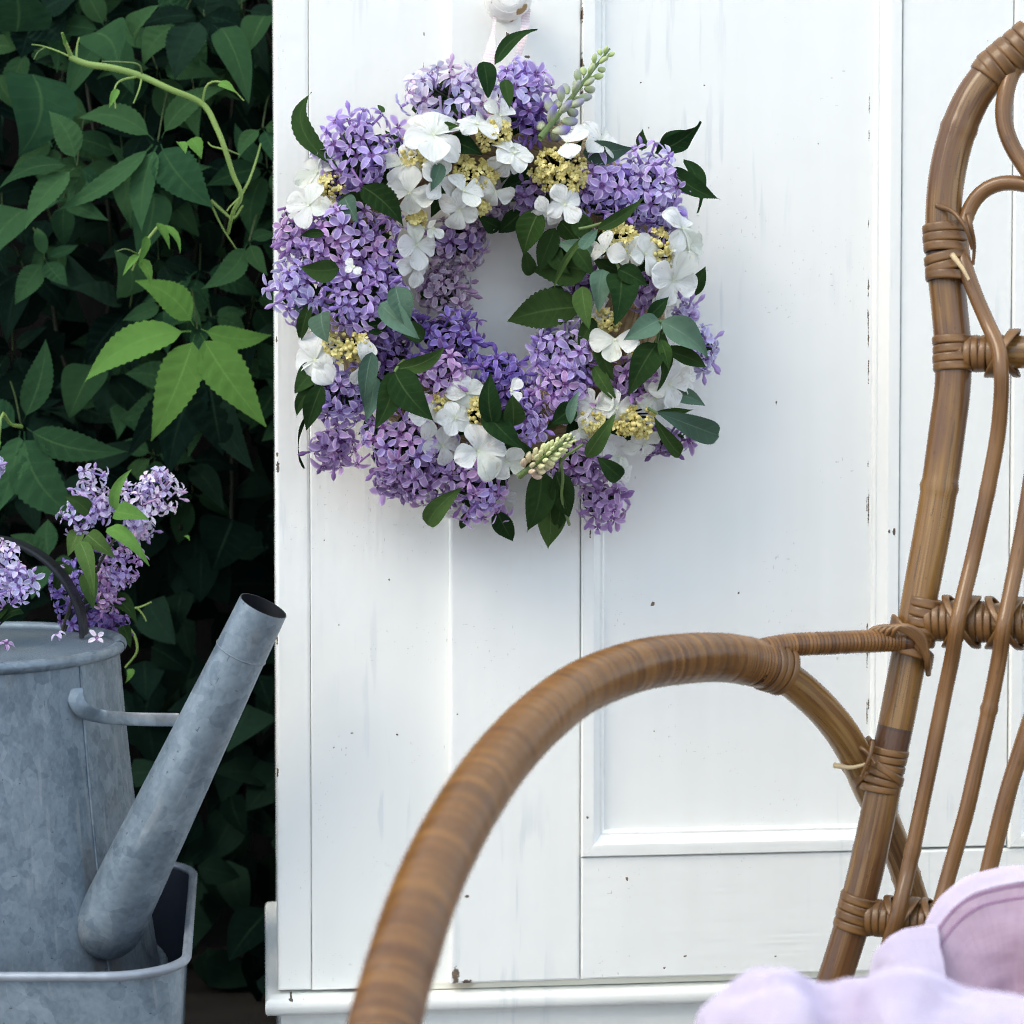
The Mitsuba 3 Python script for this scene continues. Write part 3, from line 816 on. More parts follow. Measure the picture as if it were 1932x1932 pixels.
for (u, v, rx, ry, t1, t2, dh), qn in zip(HEADS, quota):
    key = numbered(wr + '__lilac_head')
    n = wnormal(u, v, 0.6)
    e1 = unit(CE - n * np.dot(CE, n))
    e2 = np.cross(n, e1)
    rz = 0.75 * min(rx, ry) * PXW
    c = WP(u, v, dh) - n * rz * 0.85
    for q in range(3):
        th_ = r.uniform(0, 6.28)
        dd = math.cos(th_) * e1 + math.sin(th_) * e2
        L_ = max(rx, ry) * PXW * .80
        v_, f_, uv_ = leaf(c - n * rz * .5 - dd * L_, c - n * rz * .45 + dd * L_, min(rx, ry) * PXW * 1.25, n, 'ovate', .1, .05, 0, 0, int(r.integers(200)))
        put(wr + '__leaf', (v_, f_), 'leaf_dark', True, uv_)
    lilac_cluster(key, c, rx * PXW * .98, ry * PXW * .98, rz, (e1, e2, n), R0, t1, r, int(qn), t2)

# yellow flower centres: (u, v, rx, ry, extra height)
YEL = [(788, 297, 30, 28, .012), (932, 256, 38, 34, .012), (890, 330, 48, 36, .008), (1060, 322, 54, 46, .010), (628, 350, 26, 28, .004), (655, 655, 44, 30, .010), (905, 780, 26, 30, .010), (828, 765, 24, 24, .004), (1196, 796, 42, 32, .012),
       (1118, 797, 26, 24, .008), (1172, 450, 38, 26, .010), (1243, 478, 24, 46, .012), (1143, 606, 24, 24, .004), (1140, 655, 22, 26, .004), (905, 384, 24, 16, .004), (785, 415, 20, 18, -.004), (1186, 655, 20, 16, 0), (1020, 330, 22, 18, .004)]
for u, v, rx, ry, dh in YEL:
    key = numbered(wr + '__yellow_centre')
    n = wnormal(u, v, 0.6)
    e1 = unit(CE - n * np.dot(CE, n)); e2 = np.cross(n, e1)
    c = WP(u, v, dh) - n * 0.002
    m_ = int(rx * ry * 0.052) + 9
    ang, rad = r.uniform(0, 2 * np.pi, m_), np.sqrt(r.uniform(0, 1, m_))
    px, py = rad * np.cos(ang) * rx * PXW, rad * np.sin(ang) * ry * PXW
    hz = 0.012 * (1 - rad ** 2) + r.normal(0, 0.0022, m_)
    pts = c + px[:, None] * e1 + py[:, None] * e2 + hz[:, None] * n
    fl = r.uniform(size=m_) < 0.45
    ico = trimesh.creation.icosphere(subdivisions=1)
    parts = [(np.asarray(ico.vertices) * r.uniform(0.0009, 0.0024) + p, np.asarray(ico.faces), np.zeros((len(ico.vertices), 2))) for p in pts[~fl]]
    parts += [star_flower(p, unit(n + r.normal(0, .3, 3)), r.uniform(0.0030, 0.0042), r) for p in pts[fl] + n * .0012]
    m, uv = join(parts)
    put(key + '__buds', m, 'bud_yellow', 40, None, kind='stuff')
    st = [tube([p - n * .001, (p * .6 + (c - n * .03) * .4), c - n * 0.03], [0.0007, .0008, .0012], 4) for p in pts[::2]]
    m, uv = join(st)
    put(key + '__stalk', m, 'stem_dark', True, uv)

# white flowers: (u, v, diameter, facing (right, up) lean, petals, extra height, cup)
WHITE = [(818, 250, 118, 0, .3, 5, .030, .15), (902, 228, 84, .3, .9, 4, .026, .1), (947, 214, 80, .6, .3, 4, .018, .2), (972, 284, 86, .2, .6, 5, .024, .2), (960, 312, 72, .2, -.6, 4, .014, .2), (937, 364, 84, .1, -.3, 3, .020, .1),
         (1068, 262, 88, -.2, .8, 3, .026, .3), (1138, 262, 84, .3, .6, 4, .014, .3), (1066, 385, 74, .1, .1, 4, .026, .1), (1032, 404, 66, -.2, -.3, 4, .022, .1), (878, 356, 84, .2, .7, 3, .030, .3), (868, 398, 82, -.1, -.4, 4, .022, .1),
         (832, 338, 88, .7, .1, 4, .024, .2), (772, 365, 96, -.2, -.3, 4, .020, .15), (756, 308, 92, -.6, 0, 4, .016, .2), (578, 384, 92, -.5, .2, 4, .016, .2), (594, 322, 92, -.6, .2, 4, .006, .2), (790, 462, 90, .6, 0, 4, .012, .2),
         (790, 505, 80, .5, -.4, 3, .012, .2), (666, 500, 36, 0, .3, 3, .030, .5), (592, 677, 106, -.4, .1, 5, .008, .3), (690, 690, 84, .3, -.5, 3, .020, .4), (812, 784, 80, .3, .2, 4, .014, .2), (884, 740, 80, .1, .1, 5, .012, .1),
         (861, 788, 66, .2, .1, 5, .022, .1), (905, 850, 112, .4, .3, 4, .024, .5), (838, 842, 84, .5, 0, 4, .008, .2), (957, 872, 78, .1, -.2, 4, .018, .4), (966, 733, 50, .3, .3, 2, .018, .2), (1138, 472, 82, -.9, .1, 3, .026, .3),
         (1188, 480, 62, -.3, -.3, 4, .022, .1), (1222, 478, 78, .4, .3, 4, .030, .2), (1292, 428, 104, .6, .3, 4, .020, .2), (1302, 462, 96, .6, 0, 4, .012, .2), (1274, 530, 108, .4, -.1, 4, .022, .2), (1258, 577, 62, .2, -.6, 3, .006, .3),
         (1158, 640, 92, -.7, 0, 3, .028, .4), (1190, 664, 60, .3, -.3, 3, .016, .2), (1072, 576, 46, -.3, .2, 3, .0, .2), (1130, 592, 46, .2, -.4, 3, .004, .2), (1268, 725, 98, .4, -.1, 4, .018, .2), (1302, 712, 64, .6, 0, 3, .008, .2),
         (1243, 752, 76, .3, -.2, 4, .014, .2), (1118, 768, 86, -.3, .2, 4, .010, .3), (1164, 770, 70, 0, -.2, 4, .018, .2), (1218, 840, 76, .2, -.4, 4, .008, .2), (1168, 862, 70, .2, -.1, 3, .004, .2), (1168, 898, 78, .4, -.3, 3, .010, .4),
         (812, 952, 50, 0, -.5, 3, -.012, .2), (865, 975, 60, 0, -.5, 3, -.014, .2), (1092, 812, 46, -.2, 0, 3, .012, .2), (820, 432, 44, .2, -.2, 3, .022, .7), (948, 945, 60, .2, -.4, 4, -.012, .2), (1302, 500, 80, .6, -.3, 4, .010, .2), (615, 700, 60, -.2, -.5, 3, .012, .3)]
for i, (u, v, dia, lx, lz, np_, dh, cup_) in enumerate(WHITE):
    key = numbered(wr + '__white_flower')
    n = unit(wnormal(u, v, 0.4) + lx * CE + lz * CZ + r.normal(0, 0.1, 3))
    a, b = ortho(n)
    c = WP(u, v, dh) - n * 0.004
    R = dia * PXW * 0.525
    spin = r.uniform(0, 6.28)
    for q in range(np_):
        th_ = spin + q * 2 * np.pi / max(np_, 4) + r.normal(0, .1)
        d = math.cos(th_) * a + math.sin(th_) * b
        v_, f_, uv_ = white_petal(c + n * 0.0008 * (q % 2), d, n, R * r.uniform(.88, 1.1), int(r.integers(60)), r, cup_ + r.normal(0, .14), r.uniform(-.1, .75))
        put(key + '__petal', (v_, f_), 'white_petal', True, uv_)
    v_, f_, uv_ = star_flower(c + n * 0.0015, n, 0.0018, r)
    put(key + '__eye', (v_, f_), 'pale_eye', False, None)

# leaves: base u, v, tip u, v, width, material, kind, teeth, lift at base, lift at tip, fold, arch, bow
LF = [(934, 122, 1014, 56, 30, 'dark', 'ovate', 0, .0, .01, .3, .05, -.10), (921, 186, 912, 116, 46, 'dark', 'obov', 0, .018, .03, .2, .08, .0), (952, 150, 962, 206, 30, 'dark', 'ovate', 0, .03, .03, .3, .05, 0), (646, 326, 588, 174, 38, 'dark', 'lance', 14, .012, -.004, .3, .1, -.17),
      (1236, 288, 1322, 229, 44, 'dark', 'ovate', 0, .0, .012, .35, .05, .05), (1242, 290, 1306, 250, 36, 'dark', 'ovate', 0, -.01, -.004, .3, .05, -.1), (1264, 318, 1359, 376, 46, 'dark', 'ovate', 0, .0, .014, .3, .10, .10), (1206, 282, 1212, 244, 34, 'dark', 'ovate', 0, .004, .0, .2, .05, 0),
      (1100, 288, 1196, 278, 56, 'grey', 'ovate', 0, .004, .018, .2, .10, 0), (1128, 432, 1216, 372, 28, 'dark', 'ovate', 0, .042, .05, .3, .08, .06), (1018, 396, 988, 482, 66, 'mid', 'ovate', 0, .014, .026, .25, .12, .0), (990, 470, 1000, 520, 36, 'dark', 'obov', 0, .0, .006, .2, .05, 0),
      (1048, 430, 1016, 512, 48, 'dark', 'ovate', 0, .008, .012, .3, .1, 0), (1108, 512, 1006, 512, 84, 'dark', 'ovate', 9, .006, .002, .25, .08, .08), (1094, 580, 957, 606, 96, 'dark', 'ovate', 14, .0, .014, .2, .10, .0), (1108, 440, 1044, 548, 13, 'mid', 'lance', 0, .036, .03, .4, .05, .06),
      (1128, 432, 1096, 470, 30, 'grey', 'obov', 0, .036, .04, .2, .05, 0), (1172, 516, 1160, 614, 74, 'dark', 'heart', 0, .024, .04, .2, .12, 0), (1166, 508, 1222, 540, 46, 'dark', 'ovate', 0, .026, .03, .25, .1, 0), (1136, 508, 1128, 590, 52, 'grey', 'ovate', 0, .016, .022, .3, .12, .06),
      (1098, 540, 1112, 622, 46, 'mid', 'ovate', 0, .02, .02, .3, .08, 0), (1120, 478, 1052, 458, 44, 'grey', 'ovate', 0, .012, .012, .3, .1, 0), (1246, 606, 1334, 674, 68, 'grey', 'ovate', 0, .034, .03, .3, .14, .0), (1244, 604, 1176, 642, 52, 'grey', 'ovate', 0, .032, .034, .3, .12, 0),
      (1240, 648, 1186, 746, 66, 'dark', 'ovate', 0, .03, .034, .25, .15, .05), (1256, 650, 1240, 738, 32, 'dark', 'ovate', 0, .03, .02, .3, .1, 0), (1250, 660, 1332, 692, 38, 'dark', 'ovate', 0, .024, .01, .3, .1, 0), (1246, 640, 1262, 700, 30, 'mid', 'ovate', 0, .036, .034, .3, .1, 0),
      (1258, 742, 1330, 766, 36, 'grey', 'ovate', 0, .004, .01, .3, .1, -.05), (1236, 776, 1356, 822, 58, 'grey', 'obov', 0, .020, .024, .18, .06, .0), (1234, 786, 1284, 858, 38, 'mid', 'obov', 0, .020, .020, .25, .08, .05), (1240, 776, 1310, 772, 26, 'mid', 'ovate', 0, .012, .016, .3, .05, 0),
      (1106, 862, 1162, 780, 42, 'mid', 'ovate', 0, .026, .036, .25, .1, -.06), (1126, 862, 1172, 902, 44, 'dark', 'obov', 0, .014, .02, .25, .1, 0), (1022, 886, 994, 1004, 70, 'dark', 'ovate', 0, .012, .02, .2, .08, -.04), (1032, 906, 1034, 1036, 78, 'mid', 'ovate', 0, .0, .012, .2, .08, 0),
      (1048, 890, 1074, 978, 56, 'dark', 'ovate', 0, .012, .02, .25, .1, 0), (1062, 910, 1050, 1002, 44, 'dark', 'ovate', 0, .004, .01, .3, .1, 0), (1010, 900, 1078, 950, 30, 'dark', 'ovate', 0, .002, .004, .3, .1, 0), (874, 918, 806, 990, 46, 'mid', 'obov', 0, .008, .018, .3, .12, .08),
      (936, 962, 968, 1020, 46, 'dark', 'ovate', 0, .0, .01, .2, .08, 0), (880, 966, 870, 998, 16, 'dark', 'lance', 0, .0, .0, .3, .05, 0), (746, 702, 706, 812, 58, 'dark', 'ovate', 0, .030, .044, .22, .10, -.06), (744, 700, 818, 794, 74, 'dark', 'ovate', 0, .030, .042, .2, .12, .08),
      (742, 696, 838, 656, 32, 'mid', 'lance', 0, .028, .034, .4, .1, .1), (702, 664, 688, 772, 42, 'grey', 'ovate', 0, .022, .026, .35, .1, .05), (706, 708, 690, 796, 42, 'grey', 'ovate', 0, .018, .022, .3, .1, -.05), (604, 690, 556, 742, 52, 'dark', 'heart', 0, .0, .008, .25, .1, 0),
      (606, 722, 560, 788, 34, 'dark', 'ovate', 0, .004, .004, .3, .1, .1), (608, 724, 578, 812, 46, 'dark', 'ovate', 0, .012, .014, .3, .1, 0), (592, 760, 574, 884, 7, 'dark', 'lance', 0, .0, .0, .3, .1, .08), (640, 506, 566, 504, 50, 'dark', 'ovate', 0, .030, .03, .25, .12, -.05),
      (612, 440, 566, 446, 22, 'dark', 'ovate', 0, .022, .02, .3, .1, .1), (606, 590, 618, 646, 58, 'grey', 'heart', 0, .018, .026, .25, .1, 0), (586, 570, 566, 646, 26, 'dark', 'lance', 0, .002, .0, .3, .1, 0), (746, 540, 770, 622, 58, 'grey', 'ovate', 0, .026, .032, .3, .12, .06),
      (716, 572, 792, 640, 54, 'grey', 'ovate', 0, .022, .034, .3, .12, .05), (684, 352, 762, 430, 62, 'dark', 'ovate', 13, .024, .026, .25, .1, -.05), (694, 382, 636, 376, 44, 'dark', 'ovate', 0, .006, .008, .3, .1, 0), (650, 372, 676, 420, 46, 'grey', 'ovate', 0, .012, .02, .3, .1, 0),
      (846, 262, 910, 292, 46, 'dark', 'ovate', 0, .018, .02, .3, .1, 0), (832, 308, 812, 362, 32, 'grey', 'ovate', 0, .024, .028, .35, .1, 0), (834, 242, 866, 238, 22, 'mid', 'ovate', 0, .02, .03, .3, .1, 0), (726, 212, 712, 198, 12, 'dark', 'ovate', 0, .002, .0, .3, .05, 0),
      (930, 802, 926, 702, 50, 'dark', 'ovate', 0, .026, .034, .35, .14, -.08), (968, 804, 966, 744, 50, 'dark', 'ovate', 0, .024, .03, .3, .1, 0), (912, 772, 986, 848, 58, 'dark', 'ovate', 0, .024, .026, .25, .1, .05), (1040, 800, 1084, 766, 48, 'dark', 'obov', 0, .016, .02, .2, .1, 0),
      (1076, 800, 1092, 738, 20, 'grey', 'lance', 0, .028, .03, .4, .1, -.1), (1130, 634, 1160, 722, 38, 'dark', 'ovate', 0, .014, .014, .3, .1, .05), (1120, 690, 1164, 760, 34, 'mid', 'ovate', 0, .012, .012, .3, .1, .05), (1290, 300, 1316, 402, 40, 'dark', 'ovate', 0, -.02, -.014, .3, .1, -.1),
      (1222, 600, 1262, 560, 34, 'dark', 'ovate', 0, .02, .02, .3, .1, 0), (1086, 470, 1120, 520, 40, 'dark', 'ovate', 0, .02, .02, .3, .1, 0), (1040, 470, 1080, 520, 44, 'dark', 'ovate', 0, .006, .01, .3, .1, 0), (1120, 600, 1090, 660, 36, 'dark', 'ovate', 0, .012, .012, .3, .1, 0), (985, 400, 940, 440, 44, 'dark', 'ovate', 0, -.006, -.002, .3, .1, 0), (945, 430, 900, 405, 40, 'dark', 'ovate', 0, -.012, -.006, .3, .1, 0), (1078, 400, 1112, 440, 50, 'dark', 'obov', 0, .012, .016, .2, .1, 0), (1060, 540, 1020, 600, 40, 'dark', 'ovate', 0, -.008, -.004, .3, .1, 0),
      (1000, 880, 980, 830, 40, 'dark', 'ovate', 0, .008, .012, .3, .1, 0), (690, 620, 740, 600, 40, 'dark', 'ovate', 0, .008, .012, .3, .1, 0), (580, 600, 560, 560, 30, 'grey', 'ovate', 0, -.006, -.006, .3, .1, 0), (800, 640, 730, 600, 42, 'dark', 'ovate', 0, .0, .006, .3, .1, 0)]
for i, (bu, bv, tu, tv, wd, mt, kind, teeth, lb, lt, fold, arch, bow) in enumerate(LF):
    n = unit(wnormal((bu + tu) / 2, (bv + tv) / 2, 0.45) + r.normal(0, .16, 3))
    v_, f_, uv_ = leaf(WP(bu, bv, lb), WP(tu, tv, lt), wd * PXW * (.86 if kind != 'lance' else 1), n, kind, fold * 1.35, arch, bow, teeth, int(r.integers(200)), droop=0.0, twist=r.normal(0, .55), wave=.035, nl=18)
    put(wr + '__leaf', (v_, f_), 'leaf_' + mt, True, uv_)
# filling leaves under the flowers, and the bare stems
for i in range(110):
    a = r.uniform(0, 2 * np.pi)
    rho = 272 + r.normal(0, 85)
    rho = min(max(rho, 170), 380)
    u, v = WU + rho * math.cos(a), WV + rho * math.sin(a)
    h, x = bulge(u, v)
    a2 = a + r.normal(0, 1.0) + (np.pi if rho < 250 else 0)
    L = r.uniform(45, 85)
    u2, v2 = u + L * math.cos(a2), v + L * math.sin(a2)
    if not 165 < math.hypot(u2 - WU, v2 - WV) < 405:
        continue
    n = unit(wnormal(u, v, .7) + r.normal(0, .3, 3))
    if math.hypot(u - 1235, v - 590) < 50:
        continue
    b_, t_ = WP(u, v, -.020), WP(u2, v2, -.016 + r.normal(0, .004))
    v_, f_, uv_ = leaf(b_, t_, r.uniform(26, 44) * PXW, n, 'ovate', .25, .12, 0, 0, int(r.integers(200)), twist=r.normal(0, .4))
    put(wr + '__leaf', (v_, f_), 'leaf_dark' if r.uniform() < .8 else 'leaf_mid', True, uv_)
for pts in ([(745, 702, .03), (752, 690, .028), (762, 680, .01)], [(1100, 838, .03), (1062, 866, .028), (1056, 888, .02)], [(1056, 862, .026), (1062, 900, .022), (1060, 940, .018), (1074, 990, .018)], [(1240, 780, .022), (1222, 770, .018)], [(1092, 432, .036), (1112, 428, .036), (1140, 420, .036)],
            [(1246, 606, .034), (1240, 640, .02), (1236, 670, .004)], [(1304, 590, -.004), (1270, 610, -.006), (1240, 640, -.02)], [(1170, 515, .022), (1165, 500, .016), (1150, 470, -.01)]):
    put_tube(wr + '__stem', catmull([WP(*q) for q in pts], 14), 0.0013, 'stem_green', 7)


# lupin spikes
def lupin(base, tip, rmax, whorls, mat, flow, seed):
    key = numbered(wr + '__lupin_spike')
    rr = np.random.default_rng(seed)
    base, tip = np.array(base), np.array(tip)
    ax = tip - base
    L = np.linalg.norm(ax)
    d = ax / L
    a, b = ortho(d)
    put_tube(key + '__stem', catmull([base - d * .01, base + ax * .3, base + ax * .7, tip], 14), np.linspace(0.0028, 0.0009, 14), 'stem_green', 8)
    parts = []
    for w in range(whorls):
        t = (w + 0.3) / whorls
        sz = rmax * (1 - 0.60 * t ** 1.2)
        nb = 6 if flow else 4
        for q in range(nb):
            th_ = q * 2 * np.pi / nb + w * 0.72 + rr.normal(0, .12)
            o = math.cos(th_) * a + math.sin(th_) * b
            c = base + ax * t + o * sz * (0.62 if flow else 0.50) + d * rr.normal(0, sz * .12)
            ln = unit(o * (0.95 - 0.5 * t) + d)
            s = np.cross(ln, o)
            # a keeled bud: pointed ellipsoid
            k = np.linspace(0, 1, 8)
            rad = sz * (0.46 if flow else 0.54) * np.clip(k, .02, 1) ** .55 * (1 - k) ** .75 / .52
            v, f, uv = tube(c + ln * (k * sz * 1.35)[:, None] + o * (0.16 * sz * np.sin(k * 3.1))[:, None], np.maximum(rad, 0.0001), 8, True, hint=o, flat=0.72)
            g = np.clip((.72 - t * 1.7 if flow else 1 - t * 1.15) + rr.normal(0, .08), 0, 1)
            m = np.r_[np.repeat(k, 9), 0, 1]
            n_ = seam_normals(v, f, 8)
            put(key + '__bud', (v, f), mat, True, np.c_[np.full(len(v), g), m], n_)


lupin(WP(1030, 246, .012), WP(1150, 92, .02), 27 * PXW, 8, 'lupin_bud', False, 3)
lupin(WP(996, 886, .024), WP(1080, 824, .046), 18 * PXW, 9, 'lupin_pink', True, 5)
# ---------------------------------------------------------------- watering can and tub
can = thing('watering_can', 'weathered galvanized metal watering can with long open spout', 'watering can')
CX, CY = -0.452, 0.02
ztop = P(235, 1217, CY)[2]
zfoot = 0.03
rt = abs(P(236, 1217, CY)[0] - CX) - .008
rb_ = abs(P(289, 1838, CY)[0] - CX)
zb = P(289, 1838, CY)[2]
TILT = math.radians(3.0)


def cant(v):
    """leans the can a little to the front"""
    v = np.asarray(v, float)
    y, z = v[..., 1] - CY, v[..., 2] - zfoot
    o = v.copy()
    o[..., 1] = CY + 0.026 + y * math.cos(TILT) - z * math.sin(TILT)
    o[..., 2] = zfoot + y * math.sin(TILT) + z * math.cos(TILT)
    return o


zz = np.linspace(zfoot, ztop, 26)
g_ = (zz - zb) / (ztop - zb)
rad = rb_ + (rt - rb_) * (g_ + 0.22 * g_ * (1 - g_) * 2) + np.where(g_ < 0, -g_ * 0.02, 0)
prof_ = np.c_[rad, zz]
v, f, uv = lathe(prof_, 96, (CX, CY, 0))
v[:, 2] += 0
put(can + '__body', (cant(v), f), 'zinc', True, uv)
# flat top with its opening at the back left, rolled rim
v, f, uv = lathe([(0.0, ztop + 0.004), (0.03, ztop + 0.004), (0.08, ztop + 0.002), (rt - 0.004, ztop - 0.002), (rt, ztop - 0.003)], 96, (CX, CY, 0))
uv = v[:, :2] * 1.0
put(can + '__top', (cant(v), f), 'zinc', 30, None)
th = np.linspace(0, 2 * np.pi, 121)
put_tube(can + '__rim', cant(np.c_[CX + (rt + .0015) * np.cos(th), CY + (rt + .0015) * np.sin(th), np.full(121, ztop - 0.002)]), 0.0052, 'zinc', 12)
put_tube(can + '__foot', cant(np.c_[CX + (rb_ + .0035) * np.cos(th), CY + (rb_ + .0035) * np.sin(th), np.full(121, zb - 0.004)]), 0.0045, 'zinc', 10)
# a standing lap seam on the body
sa = math.atan2(-0.54, 0.84)
sm = np.array([[CX + (np.interp(z, zz, rad) + .0004) * math.cos(sa), CY + (np.interp(z, zz, rad) + .0004) * math.sin(sa), z] for z in np.linspace(zfoot, ztop - .006, 30)])
put_tube(can + '__seam', cant(sm), 0.0012, 'zinc', 6)
# spout


def canY(u, v):
    """depth of the can's skin where it is seen at (u, v)"""
    y = -.05
    for _ in range(12):
        p = P(u, v, y)
        rr = np.interp(p[2], zz, rad)
        y = CY + .026 - (p[2] - zfoot) * math.sin(TILT) - math.sqrt(max(rr * rr - (p[0] - CX) ** 2, 1e-6))
    return y


YB = canY(205, 1730) - .012
YT = YB - .045
sb, st_ = P(213, 1730, YB), P(497, 1143, YT)
sd_ = unit(st_ - sb)
t_ = np.linspace(-0.02, 1, 60)
pts = sb + (st_ - sb) * t_[:, None]
rs = np.interp(t_, [-0.02, 0.0, 0.85, 0.86, 1.0], [0.0283, 0.0283, 0.0206, 0.0209, 0.0200])
v, f, uv = tube(pts, rs, 40, False)
vi, fi, uvi = tube(pts[20:], rs[20:] - 0.0009, 40, False)
# lip between outer and inner skin
N1 = 41
lip = np.vstack([v[-N1:], vi[-N1:]])
lf = np.vstack([np.c_[np.arange(40), np.arange(40) + N1, np.arange(40) + 1], np.c_[np.arange(1, 41), np.arange(40) + N1, np.arange(40) + N1 + 1]])
lipz = v[-N1:]
m, uvv = join([(v, f, uv)])
put(can + '__spout', m, 'zinc', True, uvv, label='long slanting open-ended spout')
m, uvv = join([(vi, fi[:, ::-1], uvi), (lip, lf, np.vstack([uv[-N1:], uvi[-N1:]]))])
put(can + '__spout_mouth', m, 'zinc_shaded', 30, None)
th = np.linspace(0, 2 * np.pi, 41)
A_, B_ = ortho(sd_)
put_tube(can + '__spout_collar', [sb + (st_ - sb) * .855 + 0.0208 * (math.cos(q) * A_ + math.sin(q) * B_) for q in th], 0.0008, 'zinc', 6)
# rounded heel of the spout
hv, hf, huv = lathe([(0.0283 * math.cos(a), -0.030 * math.sin(a)) for a in np.linspace(0, np.pi / 2, 12)], 40, sb + (st_ - sb) * -0.02, sd_)
put(can + '__spout_heel', (hv, hf[:, ::-1]), 'zinc', True, huv)
# brace strap between body and spout
bp = catmull([[*P(141, 1300, canY(141, 1300) - .001), 1], [*P(144, 1322, canY(144, 1322) - .006), 1], [*P(160, 1342, canY(160, 1342) - .012), 1], [*P(200, 1353, canY(190, 1353) - .020), 1], [*P(262, 1357, YB - .026), 1], [*P(338, 1358, YB - .030), 1]], 30)[:, :3]
v, f, uv = tube(bp, np.interp(np.arange(30), [0, 6, 12, 29], [.0072, .0066, .0056, .0055]), 16, True, None, (1, 0, 0), .22)
put(can + '__brace', (v, f), 'zinc', True, uv, seam_normals(v, f, 16))
# hooped hood over the filler opening
hc = np.array([CX - 0.002, CY + 0.03, ztop + 0.002])
a = np.linspace(0, np.pi, 40)
for kx, (w0, w1, mat) in enumerate([(-.004, .026, 'zinc_shaded')]):
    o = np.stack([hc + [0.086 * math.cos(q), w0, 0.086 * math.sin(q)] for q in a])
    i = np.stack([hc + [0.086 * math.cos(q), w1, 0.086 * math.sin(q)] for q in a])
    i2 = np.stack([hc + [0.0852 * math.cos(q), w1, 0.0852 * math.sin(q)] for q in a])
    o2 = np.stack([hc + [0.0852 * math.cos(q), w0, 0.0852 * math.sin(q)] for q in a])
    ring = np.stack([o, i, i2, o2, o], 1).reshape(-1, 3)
    put(can + '__hood', (cant(ring), grid_faces(40, 5)), mat, 30, None, label='hooped cover over the filler opening, backlit shade put into its colour')
put_tube(can + '__hood_edge', cant(np.stack([hc + [0.086 * math.cos(q), -.004, 0.086 * math.sin(q)] for q in a])), 0.0022, 'zinc_shaded', 8)

# tub
tub = thing('tub', 'shallow galvanized metal tub with rolled rim under the watering can', 'tub')
YF = -0.185
zr = P(150, 1843, YF)[2]
xR = P(364, 1790, YF + .04)[0]


def rrect(x0, x1, y0, y1, c, n=14):
    out = []
    for cx_, cy_, a0 in ((x1 - c, y0 + c, -90), (x1 - c, y1 - c, 0), (x0 + c, y1 - c, 90), (x0 + c, y0 + c, 180)):
        for q in np.radians(np.linspace(a0, a0 + 90, n)):
            out.append((cx_ + c * math.cos(q), cy_ + c * math.sin(q)))
    out = out[30:] + out[:30]
    p = np.array(out + out[:1])
    p[:, 0] -= np.where(p[:, 0] > -.5, 0.13, 0) * (p[:, 1] - YF)
    s = np.r_[0, np.cumsum(np.linalg.norm(np.diff(p, axis=0), axis=1))]
    return np.stack([np.interp(np.linspace(0, s[-1], 241), s, p[:, k]) for k in (0, 1)], 1), np.linspace(0, s[-1], 241)


def wall(inset, zs, flip):
    rows, us = [], []
    for z in zs:
        k = inset + (zr - z) * 0.05
        p, s = rrect(-0.80 + k, xR - k, YF + k, 0.25 - k, 0.065 - min(k, .02))
        rows.append(np.c_[p, np.full(241, z)])
        us.append(np.c_[s, np.full(241, z)])
    return np.array(rows).reshape(-1, 3), grid_faces(len(zs), 241, flip), np.array(us).reshape(-1, 2)


zs = np.linspace(zr, 0.012, 12)
v, f, uv = wall(0.002, zs, False)
put(tub + '__wall', (v, f), 'zinc', True, uv)
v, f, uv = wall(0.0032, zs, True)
put(tub + '__inner_wall', (v, f), 'tub_inside_shade', True, uv)
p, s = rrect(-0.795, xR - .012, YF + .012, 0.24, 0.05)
put(tub + '__floor', (np.c_[np.vstack([p[:-1], [[-.5, 0]]]), np.full(241, 0.014)], np.c_[np.arange(240), (np.arange(240) + 1) % 240, np.full(240, 240)]), 'tub_inside_shade', False)
p, s = rrect(-0.80, xR, YF, 0.25, 0.065)
put_tube(tub + '__rolled_rim', np.c_[p, np.full(241, zr)], 0.0038, 'zinc_rim', 14)

# ---------------------------------------------------------------- lilac in the can
r = np.random.default_rng(23)


def lilac_branch(label, heads, leaves, stems, R=0.0088):
    key = thing('lilac_branch', label, 'lilac branch', 'lilac branches in the watering can')
    for u, v, rx, ry, Y, tone, t2, shown in heads:
        k = numbered(key + '__lilac_head')
        s = PX(Y)
        n = unit([r.normal(0, .25), -1, r.normal(.25, .2)])
        e1 = unit(np.cross(n, [0, 0, 1.0])) * -1
        e1 = e1 if e1[0] > 0 else -e1
        e2 = np.cross(n, e1)
        e2 = e2 if e2[2] > 0 else -e2
        lilac_cluster(k, P(u, v, Y), rx * s, ry * s, min(rx, ry) * s * .9, (e1, e2, n), R, tone, r, shown, t2, spacing=1.55)
    for bu, bv, tu, tv, wd, Y, mt, arch in leaves:
        v_, f_, uv_ = leaf(P(bu, bv, Y), P(tu, tv, Y - .012), wd * PX(Y), unit([r.normal(0, .3), -1, .5 + r.normal(0, .2)]), 'heart', .35, arch, r.normal(0, .06), 0, int(r.integers(200)), twist=r.normal(0, .3))
        put(key + '__leaf', (v_, f_), 'leaf_' + mt, True, uv_)
    for s in stems:
        put_tube(key + '__stem', catmull([P(*q) for q in s], 16), .0013, 'stem_dark', 7)


